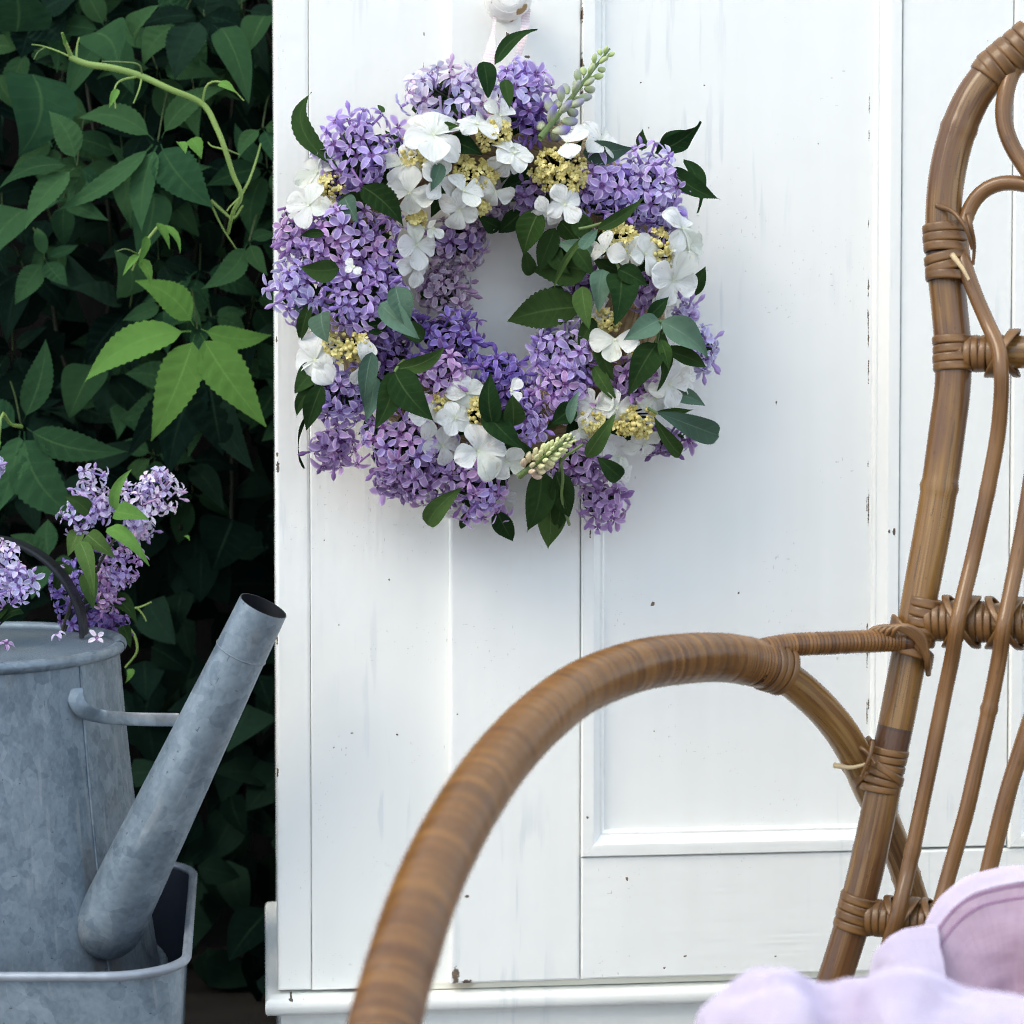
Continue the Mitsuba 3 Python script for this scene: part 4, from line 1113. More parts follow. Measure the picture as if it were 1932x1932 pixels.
lilac_branch('pale lilac spray rising highest from the watering can, rightmost of its bunch', [(300, 930, 40, 46, .10, 0, 6, 16), (258, 955, 36, 46, .09, 0, 6, 10), (268, 1000, 22, 22, .11, 6, 0, 6)],
             [(217, 962, 249, 885, 24, .06, 'bright', .1), (216, 966, 281, 980, 40, .05, 'bright', .1), (202, 996, 282, 1068, 34, .06, 'bright', .25)], [[(282, 950, .10), (230, 1000, .08), (190, 1060, .05), (150, 1160, .11), (130, 1230, .11)]])
lilac_branch('lilac spray with loose pale florets behind a dark leaf, upper left of the can bunch', [(172, 925, 26, 42, .08, 6, 0, 10), (152, 975, 32, 36, .07, 6, 1, 12), (196, 955, 20, 24, .08, 6, 0, 6)],
             [(168, 968, 122, 936, 34, .05, 'dark', .1), (164, 1008, 218, 1054, 36, .05, 'mid', .2), (150, 1000, 128, 1050, 34, .07, 'mid', .2)], [[(165, 950, .08), (160, 1010, .07), (150, 1090, .11), (120, 1200, .11)]])
lilac_branch('pinkish lilac spray low beside the can hood with hanging leaf', [(228, 1055, 36, 46, .08, 2, 1, 18), (196, 1095, 34, 30, .09, 1, 2, 8), (200, 1130, 16, 22, .08, 2, None, 4)],
             [(150, 1020, 178, 1128, 34, .04, 'mid', .2), (168, 1080, 176, 1150, 36, .05, 'dark', .2), (200, 1130, 258, 1178, 40, .09, 'dark', .2), (232, 1180, 246, 1222, 24, .1, 'dark', .1)], [[(225, 1070, .08), (180, 1120, .11), (140, 1200, .11)]])
lilac_branch('dim violet lilac spray in the shade just above the can top', [(138, 1105, 42, 40, .12, 3, 1, 10), (160, 1165, 44, 32, .12, 7, 3, 8), (215, 1180, 30, 22, .13, 7, 3, 6)],
             [(120, 1060, 100, 1120, 36, .12, 'dark', .2), (180, 1140, 230, 1160, 34, .11, 'dark', .2)], [[(140, 1120, .12), (120, 1180, .08), (110, 1230, .05)]])
lilac_branch('pale lilac head in front of the dark can hood, cut by the left picture edge', [(10, 1066, 38, 48, -.02, 0, 6, 16), (34, 1106, 34, 36, -.03, 6, 1, 14), (-30, 1120, 50, 60, 0, 1, 6, 8), (-12, 880, 16, 20, .08, 6, None, 3)],
             [(10, 1140, -30, 1190, 40, 0, 'dark', .2), (40, 1150, 0, 1180, 40, .0, 'dark', .2)], [[(10, 1090, -.02), (-10, 1150, 0), (-30, 1220, .02)]])
for u, v, Y, tone, n, lab in [(183, 1203, -.045, 0, (0.1, -.75, .6), 'single white lilac floret lying open on the can top near its right rim'), (108, 1196, -.03, 6, (-.3, -.2, .9), 'small curled lilac floret fallen on the can top below the dark hood'), (12, 1214, -.06, 2, (.3, -.5, .7), 'crumpled pinkish lilac floret on the can top at the left picture edge')]:
    parts = floret(P(u, v, Y), np.array(n), .0078, tone, r.integers(64), r, .15 if tone == 0 else .6, .006)
    m, uv = join(parts)
    put('fallen_floret', m, 'lilac_petal', True, uv, label=lab, category='flower')

# ---------------------------------------------------------------- the creeper and ivy
r = np.random.default_rng(31)
vine = thing('virginia_creeper', 'climbing creeper with five-fingered green leaves covering the wall left of the cupboard', 'creeper')


def compound(u, v, Y, leaflets, mat, petiole=None, kind='ovate', teeth=15):
    """leaflets: (tip u, tip v, width, depth change of the tip, bow)"""
    k = numbered(vine + '__leaf')
    c = P(u, v, Y)
    for i, (tu, tv, wd, dy, bow) in enumerate(leaflets):
        tp = P(tu, tv, Y + dy)
        n = unit([r.normal(0, .2), -1, .55 + r.normal(0, .2)])
        v_, f_, uv_ = leaf(c + (tp - c) * .05, tp, wd * PX(Y), n, kind, .18, .09, bow, teeth, int(r.integers(200)), stalk=.10, twist=r.normal(0, .2))
        put(k + '__leaflet', (v_, f_), mat, True, uv_)
    pt = petiole or (u + r.normal(0, 20), v - 60, Y + .12)
    put_tube(k + '__stalk', catmull([c, (c + P(*pt)) / 2 + [0, 0, .005], P(*pt)], 10), .0009, 'stem_vine', 6)


compound(372, 620, .26, [(255, 530, 62, .0, .10), (160, 720, 74, -.02, .08), (285, 832, 82, -.03, -.06), (502, 805, 86, -.02, .06), (512, 632, 44, .02, .12)], 'leaf_bright', (360, 540, .40))
compound(40, 805, .28, [(86, 640, 56, .02, .10), (242, 852, 66, -.01, .14), (160, 985, 96, -.03, .12), (-2, 965, 62, -.02, -.05), (-60, 760, 60, .0, 0)], 'leaf_creeper', (20, 720, .40))
compound(298, 266, .26, [(102, 400, 44, -.02, -.14), (268, 440, 58, -.03, .02), (402, 392, 88, -.02, .10), (146, 224, 52, .02, .12), (428, 165, 46, .03, -.10)], 'leaf_creeper', (320, 160, .38))
compound(145, 312, .24, [(92, 210, 52, .01, .10), (-4, 358, 42, -.02, .10), (48, 432, 52, -.02, .04), (200, 372, 34, .03, 0)], 'leaf_creeper', (160, 220, .36))
compound(85, 490, .30, [(28, 575, 46, -.01, 0), (128, 540, 44, -.01, .1), (148, 462, 30, .02, .1), (70, 430, 26, .04, 0)], 'leaf_creeper')
compound(390, 690, .36, [(420, 860, 96, -.02, 0), (318, 900, 84, -.02, .05), (480, 890, 70, -.02, .05), (240, 860, 60, .0, 0)], 'leaf_ivy')
compound(470, 455, .28, [(380, 545, 48, -.01, -.16), (505, 520, 34, -.01, .1), (520, 440, 30, .02, 0)], 'leaf_creeper')
compound(495, 240, .30, [(528, 320, 40, -.02, 0), (450, 300, 30, -.01, .1), (545, 250, 40, .0, 0)], 'leaf_creeper')
compound(385, 30, .32, [(475, 185, 66, -.02, -.10), (330, 150, 74, -.02, .05), (250, 60, 50, .0, .05), (470, 60, 60, .02, 0), (400, -60, 60, .0, 0)], 'leaf_ivy', (390, -60, .45))
compound(345, 40, .36, [(270, 125, 70, .0, .1), (390, 130, 60, .0, .1), (300, -20, 60, .0, 0)], 'leaf_creeper')
compound(70, 25, .34, [(0, 60, 60, 0, .1), (120, 75, 90, .0, .1), (150, -10, 70, 0, 0), (40, 110, 70, 0, 0)], 'leaf_ivy')
compound(92, 1060, .30, [(20, 1010, 46, .02, .05), (60, 1130, 50, -.02, 0), (150, 1085, 46, .0, 0), (90, 980, 50, .03, 0)], 'leaf_creeper')
# random further leaves behind
cells = [(x, y) for x in range(-260, 640, 62) for y in range(-180, 960, 62)]
r.shuffle(cells)
for i, (x, y) in enumerate(cells[:120]):
    u, v = x + r.normal(0, 16), y + r.normal(0, 16)
    Y = r.uniform(.36, .56)
    n_ = int(r.integers(3, 6))
    a0 = r.normal(-math.pi / 2, .5)
    L = r.uniform(80, 150)
    ls = []
    for q in range(n_):
        a_ = a0 + (q - (n_ - 1) / 2) * 1.0 + r.normal(0, .12)
        l_ = L * (1 - .12 * abs(q - (n_ - 1) / 2))
        ls.append((u + l_ * math.cos(a_), v - l_ * math.sin(a_), l_ * r.uniform(.36, .5), r.uniform(-.05, .03), r.normal(0, .07)))
    compound(u, v, Y, ls, 'leaf_ivy' if r.uniform() < .5 else 'leaf_creeper', None, 'ovate', 0 if i % 2 else 12)
for bu, bv, tu, tv, wd, Y, mt in [(62, 140, 34, 295, 130, .30, 'creeper'), (48, 395, -30, 520, 110, .31, 'creeper'), (176, 62, 222, 128, 92, .30, 'creeper'), (418, 52, 470, 196, 62, .28, 'creeper'), (30, 60, 20, -40, 120, .32, 'creeper'), (500, 30, 470, 100, 70, .32, 'creeper'), (180, 690, 130, 790, 90, .36, 'creeper'), (240, 560, 215, 470, 60, .34, 'creeper'), (440, 980, 400, 1080, 110, .42, 'ivy'), (470, 1330, 430, 1420, 120, .44, 'ivy'), (250, 70, 300, 10, 70, .32, 'creeper')]:
    v_, f_, uv_ = leaf(P(bu, bv, Y), P(tu, tv, Y - .03), wd * PX(Y), unit([r.normal(0, .3), -1, .45]), 'heart', .3, .1, r.normal(0, .08), 0, int(r.integers(200)), twist=r.normal(0, .3), wave=.04)
    put(vine + '__leaf', (v_, f_), 'leaf_' + mt, True, uv_)
# bright young shoot, its tendrils and side shoots
shoot = catmull([P(*q) for q in [(132, 108, .19), (165, 121, .19), (210, 128, .19), (262, 142, .19), (320, 168, .19), (382, 196, .20), (408, 240, .20), (424, 280, .20), (440, 330, .21), (455, 368, .22), (440, 400, .24), (430, 440, .28)]], 60)
put_tube(vine + '__shoot', shoot, np.interp(np.linspace(0, 1, 60), [0, .1, .5, 1], [.0028, .0032, .0026, .0016]), 'stem_bright', 10, label='bright yellow-green young shoot tip')
for pts, rad_ in [([(134, 108, .19), (110, 97, .19), (80, 87, .19), (60, 84, .18)], .001), ([(84, 90, .19), (72, 98, .18), (64, 112, .18)], .0007), ([(134, 106, .19), (126, 86, .18), (117, 62, .17)], .0022), ([(144, 108, .19), (146, 84, .19), (150, 70, .19)], .0012), ([(268, 142, .19), (262, 122, .18), (230, 117, .18), (192, 116, .18)], .0009),
                 ([(262, 144, .19), (228, 152, .18), (216, 170, .17), (218, 205, .17)], .0011), ([(268, 146, .19), (262, 170, .18), (252, 195, .18)], .001), ([(382, 192, .2), (388, 165, .19), (402, 154, .19), (430, 160, .18), (460, 190, .18)], .0011), ([(424, 282, .2), (400, 276, .2), (392, 268, .2)], .0010), ([(428, 282, .2), (442, 288, .2), (452, 292, .2)], .0009),
                 ([(455, 368, .22), (470, 340, .22), (484, 300, .23), (492, 270, .23)], .0014), ([(455, 370, .22), (436, 388, .22), (428, 398, .22)], .001), ([(398, 378, .26), (420, 398, .26), (440, 412, .26), (458, 388, .25)], .0016), ([(396, 380, .26), (420, 430, .27), (446, 470, .28)], .0012), ([(300, 425, .22), (280, 450, .21), (262, 480, .21), (250, 510, .22)], .0016), ([(262, 480, .21), (238, 470, .2), (220, 474, .2)], .0008),
                 ([(230, 1150, .2), (262, 1146, .2), (286, 1136, .2)], .0012), ([(258, 1146, .2), (270, 1160, .2), (276, 1172, .2)], .001), ([(238, 1180, .2), (254, 1200, .2), (258, 1230, .2), (236, 1260, .2)], .0014), ([(40, 805, .26), (20, 800, .2), (4, 780, .16), (-2, 830, .16)], .002)]:
    put_tube(vine + '__tendril', catmull([P(*q) for q in pts], 14), np.linspace(rad_, rad_ * .6, 14), 'stem_bright' if rad_ > .0009 else 'stem_green', 6)
for bu, bv, tu, tv, wd, Y in [(222, 168, 206, 204, 16, .17), (296, 420, 320, 470, 20, .21), (278, 445, 262, 500, 18, .21), (300, 425, 340, 478, 16, .22), (262, 480, 232, 520, 18, .21), (262, 490, 284, 540, 22, .21), (412, 158, 446, 176, 18, .18), (120, 84, 118, 62, 8, .17), (338, 268, 350, 290, 22, .2), (360, 262, 380, 300, 28, .2), (0, 830, -6, 900, 20, .16), (244, 1262, 236, 1290, 18, .2), (346, 1012, 358, 1020, 10, .25)]:
    v_, f_, uv_ = leaf(P(bu, bv, Y), P(tu, tv, Y - .01), wd * PX(Y), unit([r.normal(0, .4), -1, .3]), 'ovate', .4, .1, r.normal(0, .1), 5, int(r.integers(200)))
    put(vine + '__young_leaf', (v_, f_), 'leaf_bright', True, uv_)
for i in range(10):
    x0 = r.uniform(-300, 600)
    pts = [P(x0 + r.normal(0, 25) + (q - 3) * r.normal(0, 10), 1000 - q * 200, .52 + r.normal(0, .03)) for q in range(8)]
    put_tube(vine + '__stem', catmull(pts, 30), r.uniform(.0016, .003), 'stem_dark', 6)
# dim ivy lower down and behind
ivy = thing('ivy', 'dark ivy growing in deep shade low behind the watering can', 'ivy')
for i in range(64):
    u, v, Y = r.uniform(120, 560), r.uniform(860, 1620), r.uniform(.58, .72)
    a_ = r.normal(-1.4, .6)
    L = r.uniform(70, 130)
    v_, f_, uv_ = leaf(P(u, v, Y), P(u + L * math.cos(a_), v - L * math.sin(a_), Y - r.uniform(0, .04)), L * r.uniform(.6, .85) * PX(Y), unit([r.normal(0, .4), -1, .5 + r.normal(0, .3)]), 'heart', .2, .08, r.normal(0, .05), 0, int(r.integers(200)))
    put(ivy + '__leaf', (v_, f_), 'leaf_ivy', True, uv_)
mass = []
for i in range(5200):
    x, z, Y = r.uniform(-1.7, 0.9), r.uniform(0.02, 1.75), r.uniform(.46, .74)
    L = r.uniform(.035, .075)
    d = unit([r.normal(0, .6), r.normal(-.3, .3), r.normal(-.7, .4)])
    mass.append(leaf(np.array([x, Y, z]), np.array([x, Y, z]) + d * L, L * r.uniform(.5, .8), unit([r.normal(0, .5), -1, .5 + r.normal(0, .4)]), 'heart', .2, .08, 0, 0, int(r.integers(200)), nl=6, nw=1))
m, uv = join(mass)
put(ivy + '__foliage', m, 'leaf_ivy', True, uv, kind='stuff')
# unseen boards added behind the plants to darken the gaps between leaves
backing = thing('dark_backing', 'added dark boards hidden behind the creeper, near-black for the shade in its gaps', 'backing')
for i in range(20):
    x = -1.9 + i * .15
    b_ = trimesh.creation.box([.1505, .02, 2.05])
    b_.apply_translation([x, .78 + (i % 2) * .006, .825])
    put(backing + '__board', b_, 'dark_board', False)
# ---------------------------------------------------------------- the rattan chair
r = np.random.default_rng(41)
ch = thing('rattan_chair', 'brown rattan armchair with curved wrapped arm and arched back', 'chair')
X0 = P(1797, 640, -0.20)
BETA = math.radians(20)
ED = np.array([math.cos(BETA), -math.sin(BETA), 0])
NB = np.array([math.sin(BETA), math.cos(BETA), -0.10])


def BP(u, v, off=0.0):
    """on the plane of the chair's back, off metres in front of it"""
    d = ray(u, v)
    return CAM + d * (np.dot(X0 - off * unit(NB) - CAM, NB) / np.dot(d, NB))


def DP(u, v, dist):
    return P(u, v, dist - D)


HALF = 0.235
MID = BP(1797, 640) + ED * HALF


def mirror(p):
    p = np.asarray(p, float)
    return p - 2 * np.dot(p - MID, ED)[..., None] * ED


def both(name, pts, rad_, mat, n=12, disp=None, hint=None, m=True, **lab):
    put_tube(ch + '__' + name, pts, rad_, mat, n, disp, hint, **lab)
    if m:
        put_tube(ch + '__' + name, mirror(pts), rad_, mat, n, disp, hint)


PO = [(1932, 84), (1900, 108), (1868, 140), (1838, 180), (1814, 230), (1795, 290), (1784, 350), (1780, 405), (1781, 460), (1785, 520), (1791, 580), (1797, 640), (1799, 695), (1796, 745), (1789, 800), (1778, 880), (1766, 960), (1752, 1040), (1737, 1120), (1722, 1200), (1709, 1270), (1694, 1350), (1677, 1430), (1664, 1500), (1650, 1570), (1632, 1650), (1611, 1730), (1590, 1800), (1570, 1862), (1545, 1940)]
post = [BP(*q) for q in PO]
apex = MID + np.array([0, 0, 1]) * 0
# arch: the left pole runs up and over to meet its mirror image at the middle
top = BP(1932, 84)
gap = np.dot(MID - top, ED)
over = [top + ED * gap * t + np.array([0, -0.012 * t, 0.030 * math.sin(t * math.pi / 2)]) for t in (1.0, .66, .33)]
last = np.array(post[-1])
dn_ = unit(last - np.array(post[-4]))
legp = [last + dn_ * k for k in (.06, .14)]
legp.append(legp[-1] + np.array([-.02, .0, -(legp[-1][2] - 0.0) * .98]))
full = catmull(over + post + legp, 220)


def knots(seed):
    def fn(th, s):
        return 0.0004 * np.sin(th * 2 + seed) + 0.0011 * np.exp(-((s % 0.27 - 0.001) / 0.003) ** 2) + 0.0005 * (meshkit.noise(np.stack(np.broadcast_arrays(s * 30, np.cos(th), np.sin(th)), -1), seed) - .5)
    return fn


both('back_post', full, np.interp(np.arange(220), [0, 40, 100, 160, 219], [.0128, .0130, .0130, .0124, .0122]), 'rattan_pole', 20, knots(2))

# arm: a wrapped bundle, from the joint near the post forwards, bending down into the front leg
ARM = [(1478, 1266, 1.535), (1440, 1254, 1.525), (1370, 1241, 1.50), (1290, 1243, 1.455), (1200, 1257, 1.40), (1100, 1296, 1.335), (1020, 1355, 1.255), (950, 1428, 1.19), (890, 1512, 1.125), (838, 1605, 1.075), (798, 1695, 1.04), (766, 1790, 1.005), (742, 1870, .985), (722, 1950, .965), (700, 2080, .945)]
ap = [DP(*q) for q in ARM]
ap += [ap[-1] + np.array([-.006, -.01, -.08]), np.array([ap[-1][0] - .012, ap[-1][1] - .02, 0.0])]
ap = catmull(ap, 900)


def wraps(pitch, amp, seed=0):
    def fn(th, s):
        ph = s / pitch + 0.12 * np.sin(th + seed)
        fr = ph - np.floor(ph)
        return amp * (np.sin(np.pi * fr) ** 0.5) + 0.0005 * (meshkit.noise(np.stack(np.broadcast_arrays(np.floor(ph) * 1.37, np.cos(th) * .6, np.sin(th) * .6), -1), seed) - .5)
    return fn


arm_r = np.interp(np.linspace(0, 1, 900), [0, .006, .05, .3, 1], [.0150, .0166, .0164, .0160, .0160])
both('arm', ap, arm_r, 'rattan_wrap', 26, wraps(.0031, .00075, 1), label='thick arm wound tightly with rattan strips')
rod = catmull([BP(1745, 1212, .006), BP(1716, 1209, .015), BP(1690, 1208, .018), DP(1640, 1210, 1.565), DP(1570, 1213, 1.55), DP(1490, 1217, 1.535), DP(1430, 1228, 1.52)], 260)
both('arm_rod', rod, .0080, 'rattan_wrap', 16, wraps(.0031, .0004, 3))
low = catmull([DP(1420, 1258, 1.515), DP(1478, 1276, 1.54), DP(1532, 1318, 1.555), DP(1578, 1368, 1.57), DP(1612, 1422, 1.585), DP(1640, 1488, 1.605), DP(1668, 1545, 1.63), (DP(1695, 1610, 1.65)), DP(1718, 1680, 1.665), DP(1738, 1750, 1.68), DP(1770, 1900, 1.70), DP(1800, 2060, 1.71)], 120)
both('arm_brace', low, np.interp(np.arange(120), [0, 30, 60, 119], [.0126, .0124, .0112, .0105]), 'rattan_pole', 16, knots(5))

# cross bars of the back
for (u, v), rad_ in (((1797, 664), .0118), ((1736, 1166), .0132), ((1616, 1725), .0120)):
    a = BP(u, v, 0)
    b = mirror(a)
    sag = np.array([0, 0, -.002])
    put_tube(ch + '__crossbar', catmull([a, a + (b - a) * .33 + sag, a + (b - a) * .67 + sag, b], 40), rad_, 'rattan_pole', 16, knots(7))

# thin rods on the back
RODS = [([(1950, 352, 0), (1918, 346, 0), (1890, 346, 0), (1862, 356, 0), (1840, 376, 0), (1826, 402, 0), (1817, 436, .002), (1814, 470, .006), (1822, 505, .010), (1842, 560, .012), (1866, 615, .014), (1884, 655, .020), (1889, 695, .024), (1889, 745, .020), (1882, 820, .014), (1868, 900, .012), (1852, 980, .012), (1834, 1060, .012), (1817, 1130, .020), (1806, 1180, .024), (1796, 1240, .016), (1782, 1310, .012), (1766, 1390, .012), (1750, 1470, .012), (1733, 1550, .012), (1714, 1640, .014), (1702, 1690, .020), (1690, 1740, .022), (1672, 1800, .014)], .0055),
        ([(1912, 128, .002), (1900, 165, .004), (1894, 205, .004), (1897, 240, .004), (1910, 276, .004), (1932, 312, .004), (1960, 350, .004)], .0062),
        ([(1990, 640, .02), (1972, 720, .018), (1952, 860, .012), (1932, 985, .012), (1916, 1070, .014), (1902, 1140, .020), (1893, 1185, .024), (1886, 1240, .016), (1868, 1330, .012), (1848, 1420, .012), (1826, 1520, .012), (1804, 1600, .012), (1785, 1670, .014), (1765, 1740, .020)], .0057),
        ([(2010, 1130, .020), (1985, 1240, .016), (1958, 1320, .012), (1925, 1420, .012), (1900, 1500, .012), (1866, 1640, .012), (1844, 1740, .018)], .0064)]
for pts, rad_ in RODS:
    both('rod', catmull([BP(*q) for q in pts], 110), rad_, 'rattan_rod', 10, knots(9))


def strip_ring(c, ax, R, half, thick, tilt, squash=1.0, toward=None):
    """one turn of flat cane round an axis, drawn as a flattened ring"""
    ax = unit(ax)
    a = unit(np.cross(ax, [0.02, 1.0, 0.03]))
    b = np.cross(ax, a)
    th = np.linspace(0, 2 * np.pi, 37)
    p = c + R * (np.cos(th)[:, None] * a + squash * np.sin(th)[:, None] * b) + ax * (tilt * R * np.cos(th))[:, None]
    sec = np.linspace(0, 2 * np.pi, 11)
    v, uv = [], []
    for k in range(37):
        o = unit(p[k] - c - ax * np.dot(p[k] - c, ax))
        v.append(p[k] + (np.sign(np.cos(sec)) * np.abs(np.cos(sec)) ** .55 * half)[:, None] * ax + (np.sign(np.sin(sec)) * np.abs(np.sin(sec)) ** .7 * thick)[:, None] * o)
        uv.append(np.c_[sec / 6.28 * half * 2, np.full(11, th[k] * R)])
    return np.vstack(v), grid_faces(37, 11, True), np.vstack(uv)


def binding(c, ax, R, n, half=.0026, thick=.0013, jit=.10, squash=1.0, extra=(), pairs=True):
    ax = unit(ax)
    for cc, aa in ((c, ax), (mirror(c), mirror(c + ax) - mirror(c))) if pairs else ((c, ax),):
        parts = []
        for i in range(n):
            parts.append(strip_ring(cc + aa * ((i - (n - 1) / 2) * half * 1.98), aa, R * (1 + r.normal(0, .012)), half, thick, r.normal(0, jit), squash))
        for t_ in extra:
            parts.append(strip_ring(cc, aa, R * 1.06, half, thick, t_, squash))
        m, uv = join(parts)
        put(ch + '__binding', m, 'rattan_strip', True, uv)


def bi(u, v, du, dv, R, n, off=0.0, **k):
    a, b = BP(u, v, off), BP(u + du, v + dv, off)
    binding(a, b - a, R, n, **k)


bi(1786, 478, 4, 60, .0156, 6, .003, half=.0036, squash=.95)                # two sticks held together on the post
bi(1799, 668, 2, 60, .0139, 4, .0, half=.0033, jit=.04)
bi(1742, 1166, -14, 80, .0138, 4, .0, half=.0036, jit=.04)
bi(1720, 1212, -14, 80, .0156, 3, .004, half=.0034, jit=.2, extra=(.55, .75, .9))
bi(1668, 1452, -14, 60, .0138, 6, .0, half=.0028, jit=.10, extra=(.35, .5))
bi(1630, 1440, -40, -50, .0150, 4, -.006, half=.0026, jit=.2)
bi(1616, 1722, -18, 70, .0136, 4, .0, half=.0034, jit=.05)
bi(1868, 140, -32, 42, .0139, 1, .0, half=.0042, jit=.02)
bi(1908, 104, -34, 28, .0145, 5, .0, half=.0042, jit=.06)
# turns round the cross bars, with crossed turns where a rod passes
for (u, v), rad_, at in (((1797, 664), .0118, [(1842, 7, 0), (1889, 3, 1)]), ((1736, 1166), .0132, [(1784, 5, 0), (1812, 3, 1), (1852, 3, 0), (1893, 3, 1), (1925, 3, 0)]), ((1616, 1725), .0120, [(1664, 4, 0), (1700, 3, 1), (1736, 4, 0), (1770, 3, 1)])):
    a = BP(u, v, 0)
    for uu, n_, cross in at:
        lo, hi = 0.0, .4
        for _ in range(40):      # the place on the bar that this column meets
            mid = (lo + hi) / 2
            q = a + ED * mid - CAM
            uq = 966 + 966 / TANX * (q[0] / np.dot(q, FWD))
            lo, hi = (mid, hi) if uq < uu else (lo, mid)
        c = a + ED * lo + [0, 0, -.0015]
        binding(c + (np.array([0, -.004, 0]) if cross else 0), ED, rad_ * 1.07 + (.0032 if cross else 0), n_ if not cross else 0, half=.0028, thick=.0011, jit=.05, extra=(.62, -.62, .45) if cross else ())
# loose cane ends
for pts, mat in (([(1768, 388, .012), (1795, 398, .020), (1812, 415, .024), (1826, 440, .022), (1834, 470, .014)], 'rattan_strip'), ([(1796, 480, .022), (1815, 505, .026), (1828, 528, .026)], 'rattan_pale'), ([(1826, 404, .016), (1832, 430, .018), (1838, 462, .012), (1836, 500, .008)], 'rattan_strip'),
                 ([(1610, 1404, .020), (1634, 1418, .024), (1650, 1440, .022)], 'rattan_strip'), ([(1575, 1444, .012), (1606, 1448, .020), (1640, 1440, .020)], 'rattan_pale'), ([(1647, 1396, .02), (1640, 1430, .024), (1625, 1465, .022)], 'rattan_strip'), ([(1500, 1212, .0), (1500, 1212, .0)], None)):
    if mat:
        put_tube(ch + '__cane_end', catmull([BP(*q) for q in pts], 16), np.linspace(.0022, .0011, 16), mat, 8)
# slanting turns that tie the arm's rod to the post
for hand in (0, 1):
    parts = []
    for k_ in range(5):
        o_ = k_ * 8.5
        pts = [BP(1640 + o_ * 1.4, 1228 - o_ * .2, .012), BP(1634 + o_ * 1.5, 1205 - o_ * .3, .030), BP(1650 + o_ * 1.5, 1186 - o_ * .15, .030), BP(1690 + o_ * 1.1, 1184 + o_ * .1, .030), BP(1726 + o_ * .55, 1204 + o_ * .1, .027), BP(1744 + o_ * .2, 1235 + o_ * .5, .020), BP(1748 + o_ * .1, 1255 + o_ * .5, .006)]
        c_ = catmull(pts, 26)
        parts.append(tube(mirror(c_) if hand else c_, .0021, 8, True, None, (0, -1, 0.3), 1.0))
        v0 = parts[-1][0]
    m, uv = join(parts)
    put(ch + '__binding', m, 'rattan_strip', True, uv)
# end turns of the arm winding
for k_ in (2, 8, 14):
    c = ap[k_]
    m, uv = join([strip_ring(c, ap[k_ + 4] - ap[k_], .0172, .0024, .0012, .03)])
    put(ch + '__binding', m, 'rattan_strip', True, uv)
# seat: a woven deck between the legs
sl = np.array(legp[0]); sl[2] = .13
sf = np.array([ap[-1][0], ap[-1][1], .15])
sr, srf = mirror(sl), mirror(sf)
for a, b in ((sl, sf), (sl, sr), (sf, srf), (sr, srf)):
    put_tube(ch + '__seat_rail', catmull([a, (a * 2 + b) / 3, (a + 2 * b) / 3, b], 20), .013, 'rattan_pole', 12)
for i in range(26):
    t = (i + .5) / 26
    put_tube(ch + '__seat_slat', np.array([sl + (sf - sl) * t + [0, 0, .012], sr + (srf - sr) * t + [0, 0, .012]]), .006, 'rattan_pole', 8)

# ---------------------------------------------------------------- cushion and throw


def sheet(key, rows, mat, uvs=1.0, nx=120, smooth_=True, wr_=0.0, seed=0):
    """a cloth surface through rows of points (each row: list of (u, v, depth))"""
    R = np.array([catmull([DP(*q) for q in row], nx) for row in rows])
    C = np.array([catmull(R[:, k], 70) for k in range(nx)]).transpose(1, 0, 2)
    v = C.reshape(-1, 3)
    if wr_:
        w = meshkit.fbm(v * [26, 26, 34] + seed, 3) - .5
        q = v + 0.02 * (meshkit.fbm(v * 20 + seed, 2)[:, None] - .5)
        w = w + 0.35 * (0.25 - np.abs(meshkit.fbm(q * [22, 30, 46] + 9 + seed, 2) - .5))
        g = np.gradient(C, axis=0), np.gradient(C, axis=1)
        n = np.cross(g[0], g[1]).reshape(-1, 3)
        n /= np.linalg.norm(n, axis=1, keepdims=True) + 1e-9
        v = v + n * (w * wr_)[:, None]
    a = np.linalg.norm(np.diff(C[:, 60], axis=0), axis=1).sum()
    b = np.linalg.norm(np.diff(C[35], axis=0), axis=1).sum()
    uv = np.stack(np.broadcast_arrays(np.linspace(0, b, nx)[None], np.linspace(0, a, 70)[:, None]), -1).reshape(-1, 2)
    put(key, (v, grid_faces(70, nx)), mat, True, uv)
    return v.reshape(70, nx, 3)


cu = thing('seat_cushion', 'mauve pink linen box cushion with double stitched edge leaning in the chair', 'cushion')
seam = [(1716, 1990, 1.20), (1732, 1890, 1.215), (1744, 1820, 1.225), (1758, 1770, 1.235), (1790, 1722, 1.245), (1834, 1690, 1.25), (1890, 1672, 1.25), (1950, 1664, 1.245), (2040, 1666, 1.235), (2160, 1690, 1.22)]
outer = [(1700, 1990, 1.30), (1716, 1880, 1.315), (1726, 1810, 1.32), (1740, 1755, 1.325), (1768, 1702, 1.335), (1815, 1660, 1.34), (1872, 1641, 1.34), (1940, 1634, 1.335), (2040, 1636, 1.325), (2160, 1660, 1.31)]
mid1 = [((a[0] + b[0]) / 2 - 3 * (a[0] < 1800), (a[1] + b[1]) / 2 - 5, (a[2] + b[2]) / 2 - .004) for a, b in zip(seam, outer)]
sheet(cu + '__gusset', [outer, mid1, seam], 'linen_pale', wr_=.003, seed=3)  # the light this side catches is put into its paler cloth
face = [[(u + (1930 - u) * t, v + (1960 - v) * t, d - .03 * math.sin(t * 1.5)) for u, v, d in seam] for t in (0, .12, .35, .65, .97)]
C = sheet(cu + '__face', face, 'linen_mauve', wr_=.010, seed=5)
rearf = [[(u + (1930 - u) * t, v + (1960 - v) * t, d + .02 * math.sin(t * 1.5)) for u, v, d in outer] for t in (0, .4, .97)]
sheet(cu + '__back', [q for q in rearf], 'linen_mauve')
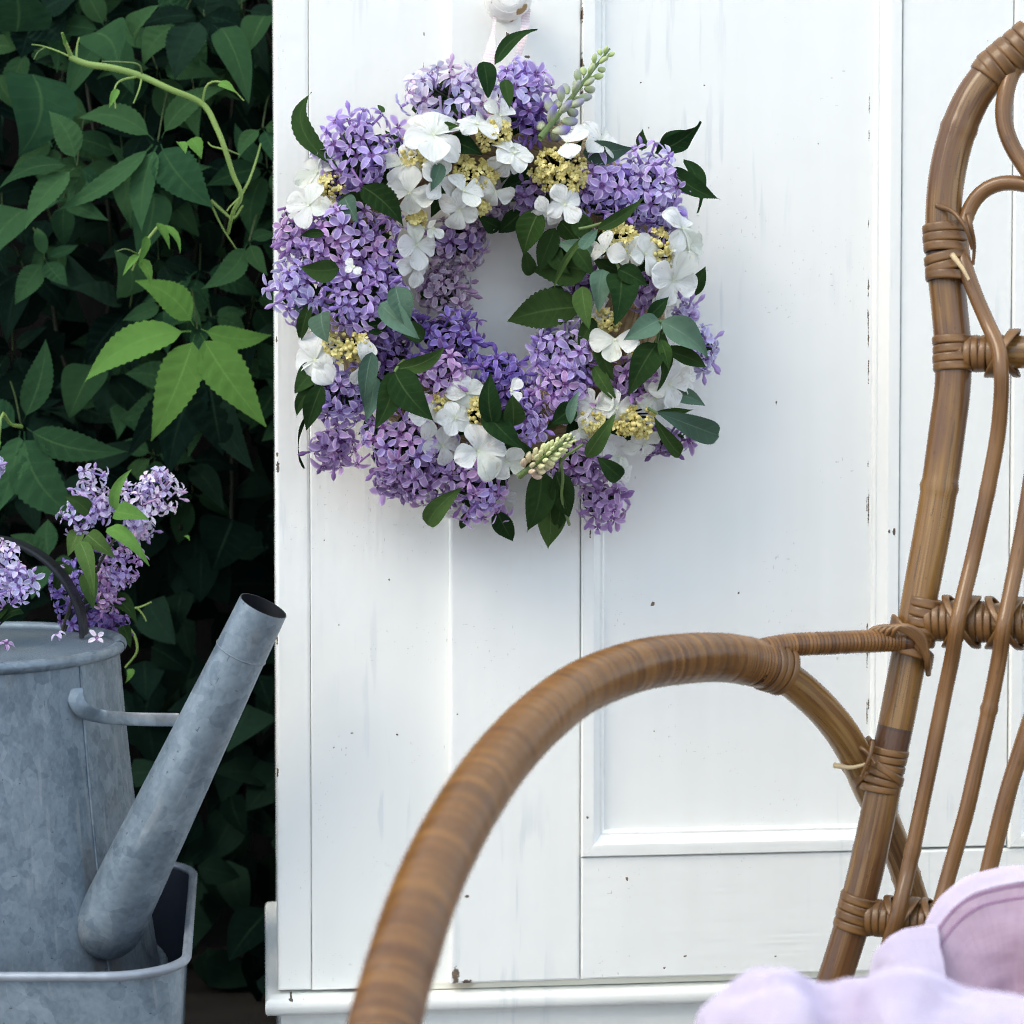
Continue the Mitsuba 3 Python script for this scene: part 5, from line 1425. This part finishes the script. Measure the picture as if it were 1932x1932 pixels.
for k_ in (1, 7):
    put_tube(cu + '__seam', C[k_] + np.array([0, -.0005, 0]), .0008, 'stitch', 6)

tw = thing('linen_throw', 'crumpled pale lilac linen throw bunched in the foreground of the chair seat', 'throw')
front = [[(1250, 2150, .93), (1330, 2080, .92), (1420, 2060, .90), (1520, 2050, .90), (1620, 2060, .90), (1720, 2060, .90), (1850, 2090, .88), (2000, 2110, .87), (2150, 2130, .86)],
         [(1262, 2040, .95), (1335, 1960, .94), (1420, 1930, .925), (1510, 1920, .92), (1590, 1965, .935), (1680, 1925, .91), (1790, 1950, .91), (1930, 1985, .90), (2100, 2000, .88)],
         [(1276, 1985, .98), (1345, 1898, .97), (1420, 1856, .96), (1492, 1843, .955), (1566, 1872, .975), (1650, 1842, .95), (1740, 1834, .95), (1830, 1872, .955), (1950, 1890, .94), (2120, 1900, .92)],
         [(1300, 1990, 1.02), (1360, 1905, 1.01), (1430, 1862, 1.0), (1495, 1850, 1.0), (1566, 1866, 1.01), (1650, 1846, 1.0), (1740, 1840, 1.0), (1830, 1868, 1.0), (1950, 1884, .99), (2120, 1895, .97)],
         [(1340, 2080, 1.08), (1400, 2020, 1.08), (1460, 1980, 1.08), (1520, 1960, 1.08), (1580, 1960, 1.08), (1660, 1950, 1.08), (1750, 1950, 1.08), (1850, 1950, 1.08), (1960, 1960, 1.08), (2120, 1980, 1.06)]]
sheet(tw + '__front_fold', front, 'linen_pale', wr_=.017, seed=9, nx=160)
lobe = [[(1600, 2040, 1.16), (1660, 1990, 1.15), (1730, 1970, 1.15), (1800, 1970, 1.16)],
        [(1612, 1960, 1.18), (1656, 1880, 1.17), (1716, 1850, 1.17), (1790, 1880, 1.18)],
        [(1628, 1930, 1.24), (1646, 1812, 1.23), (1690, 1766, 1.225), (1770, 1752, 1.23)],
        [(1640, 1930, 1.30), (1662, 1812, 1.30), (1704, 1770, 1.30), (1770, 1756, 1.30)],
        [(1660, 2030, 1.36), (1690, 1920, 1.36), (1730, 1880, 1.36), (1780, 1860, 1.36)]]
sheet(tw + '__rear_fold', lobe, 'linen_pale', wr_=.010, seed=13)
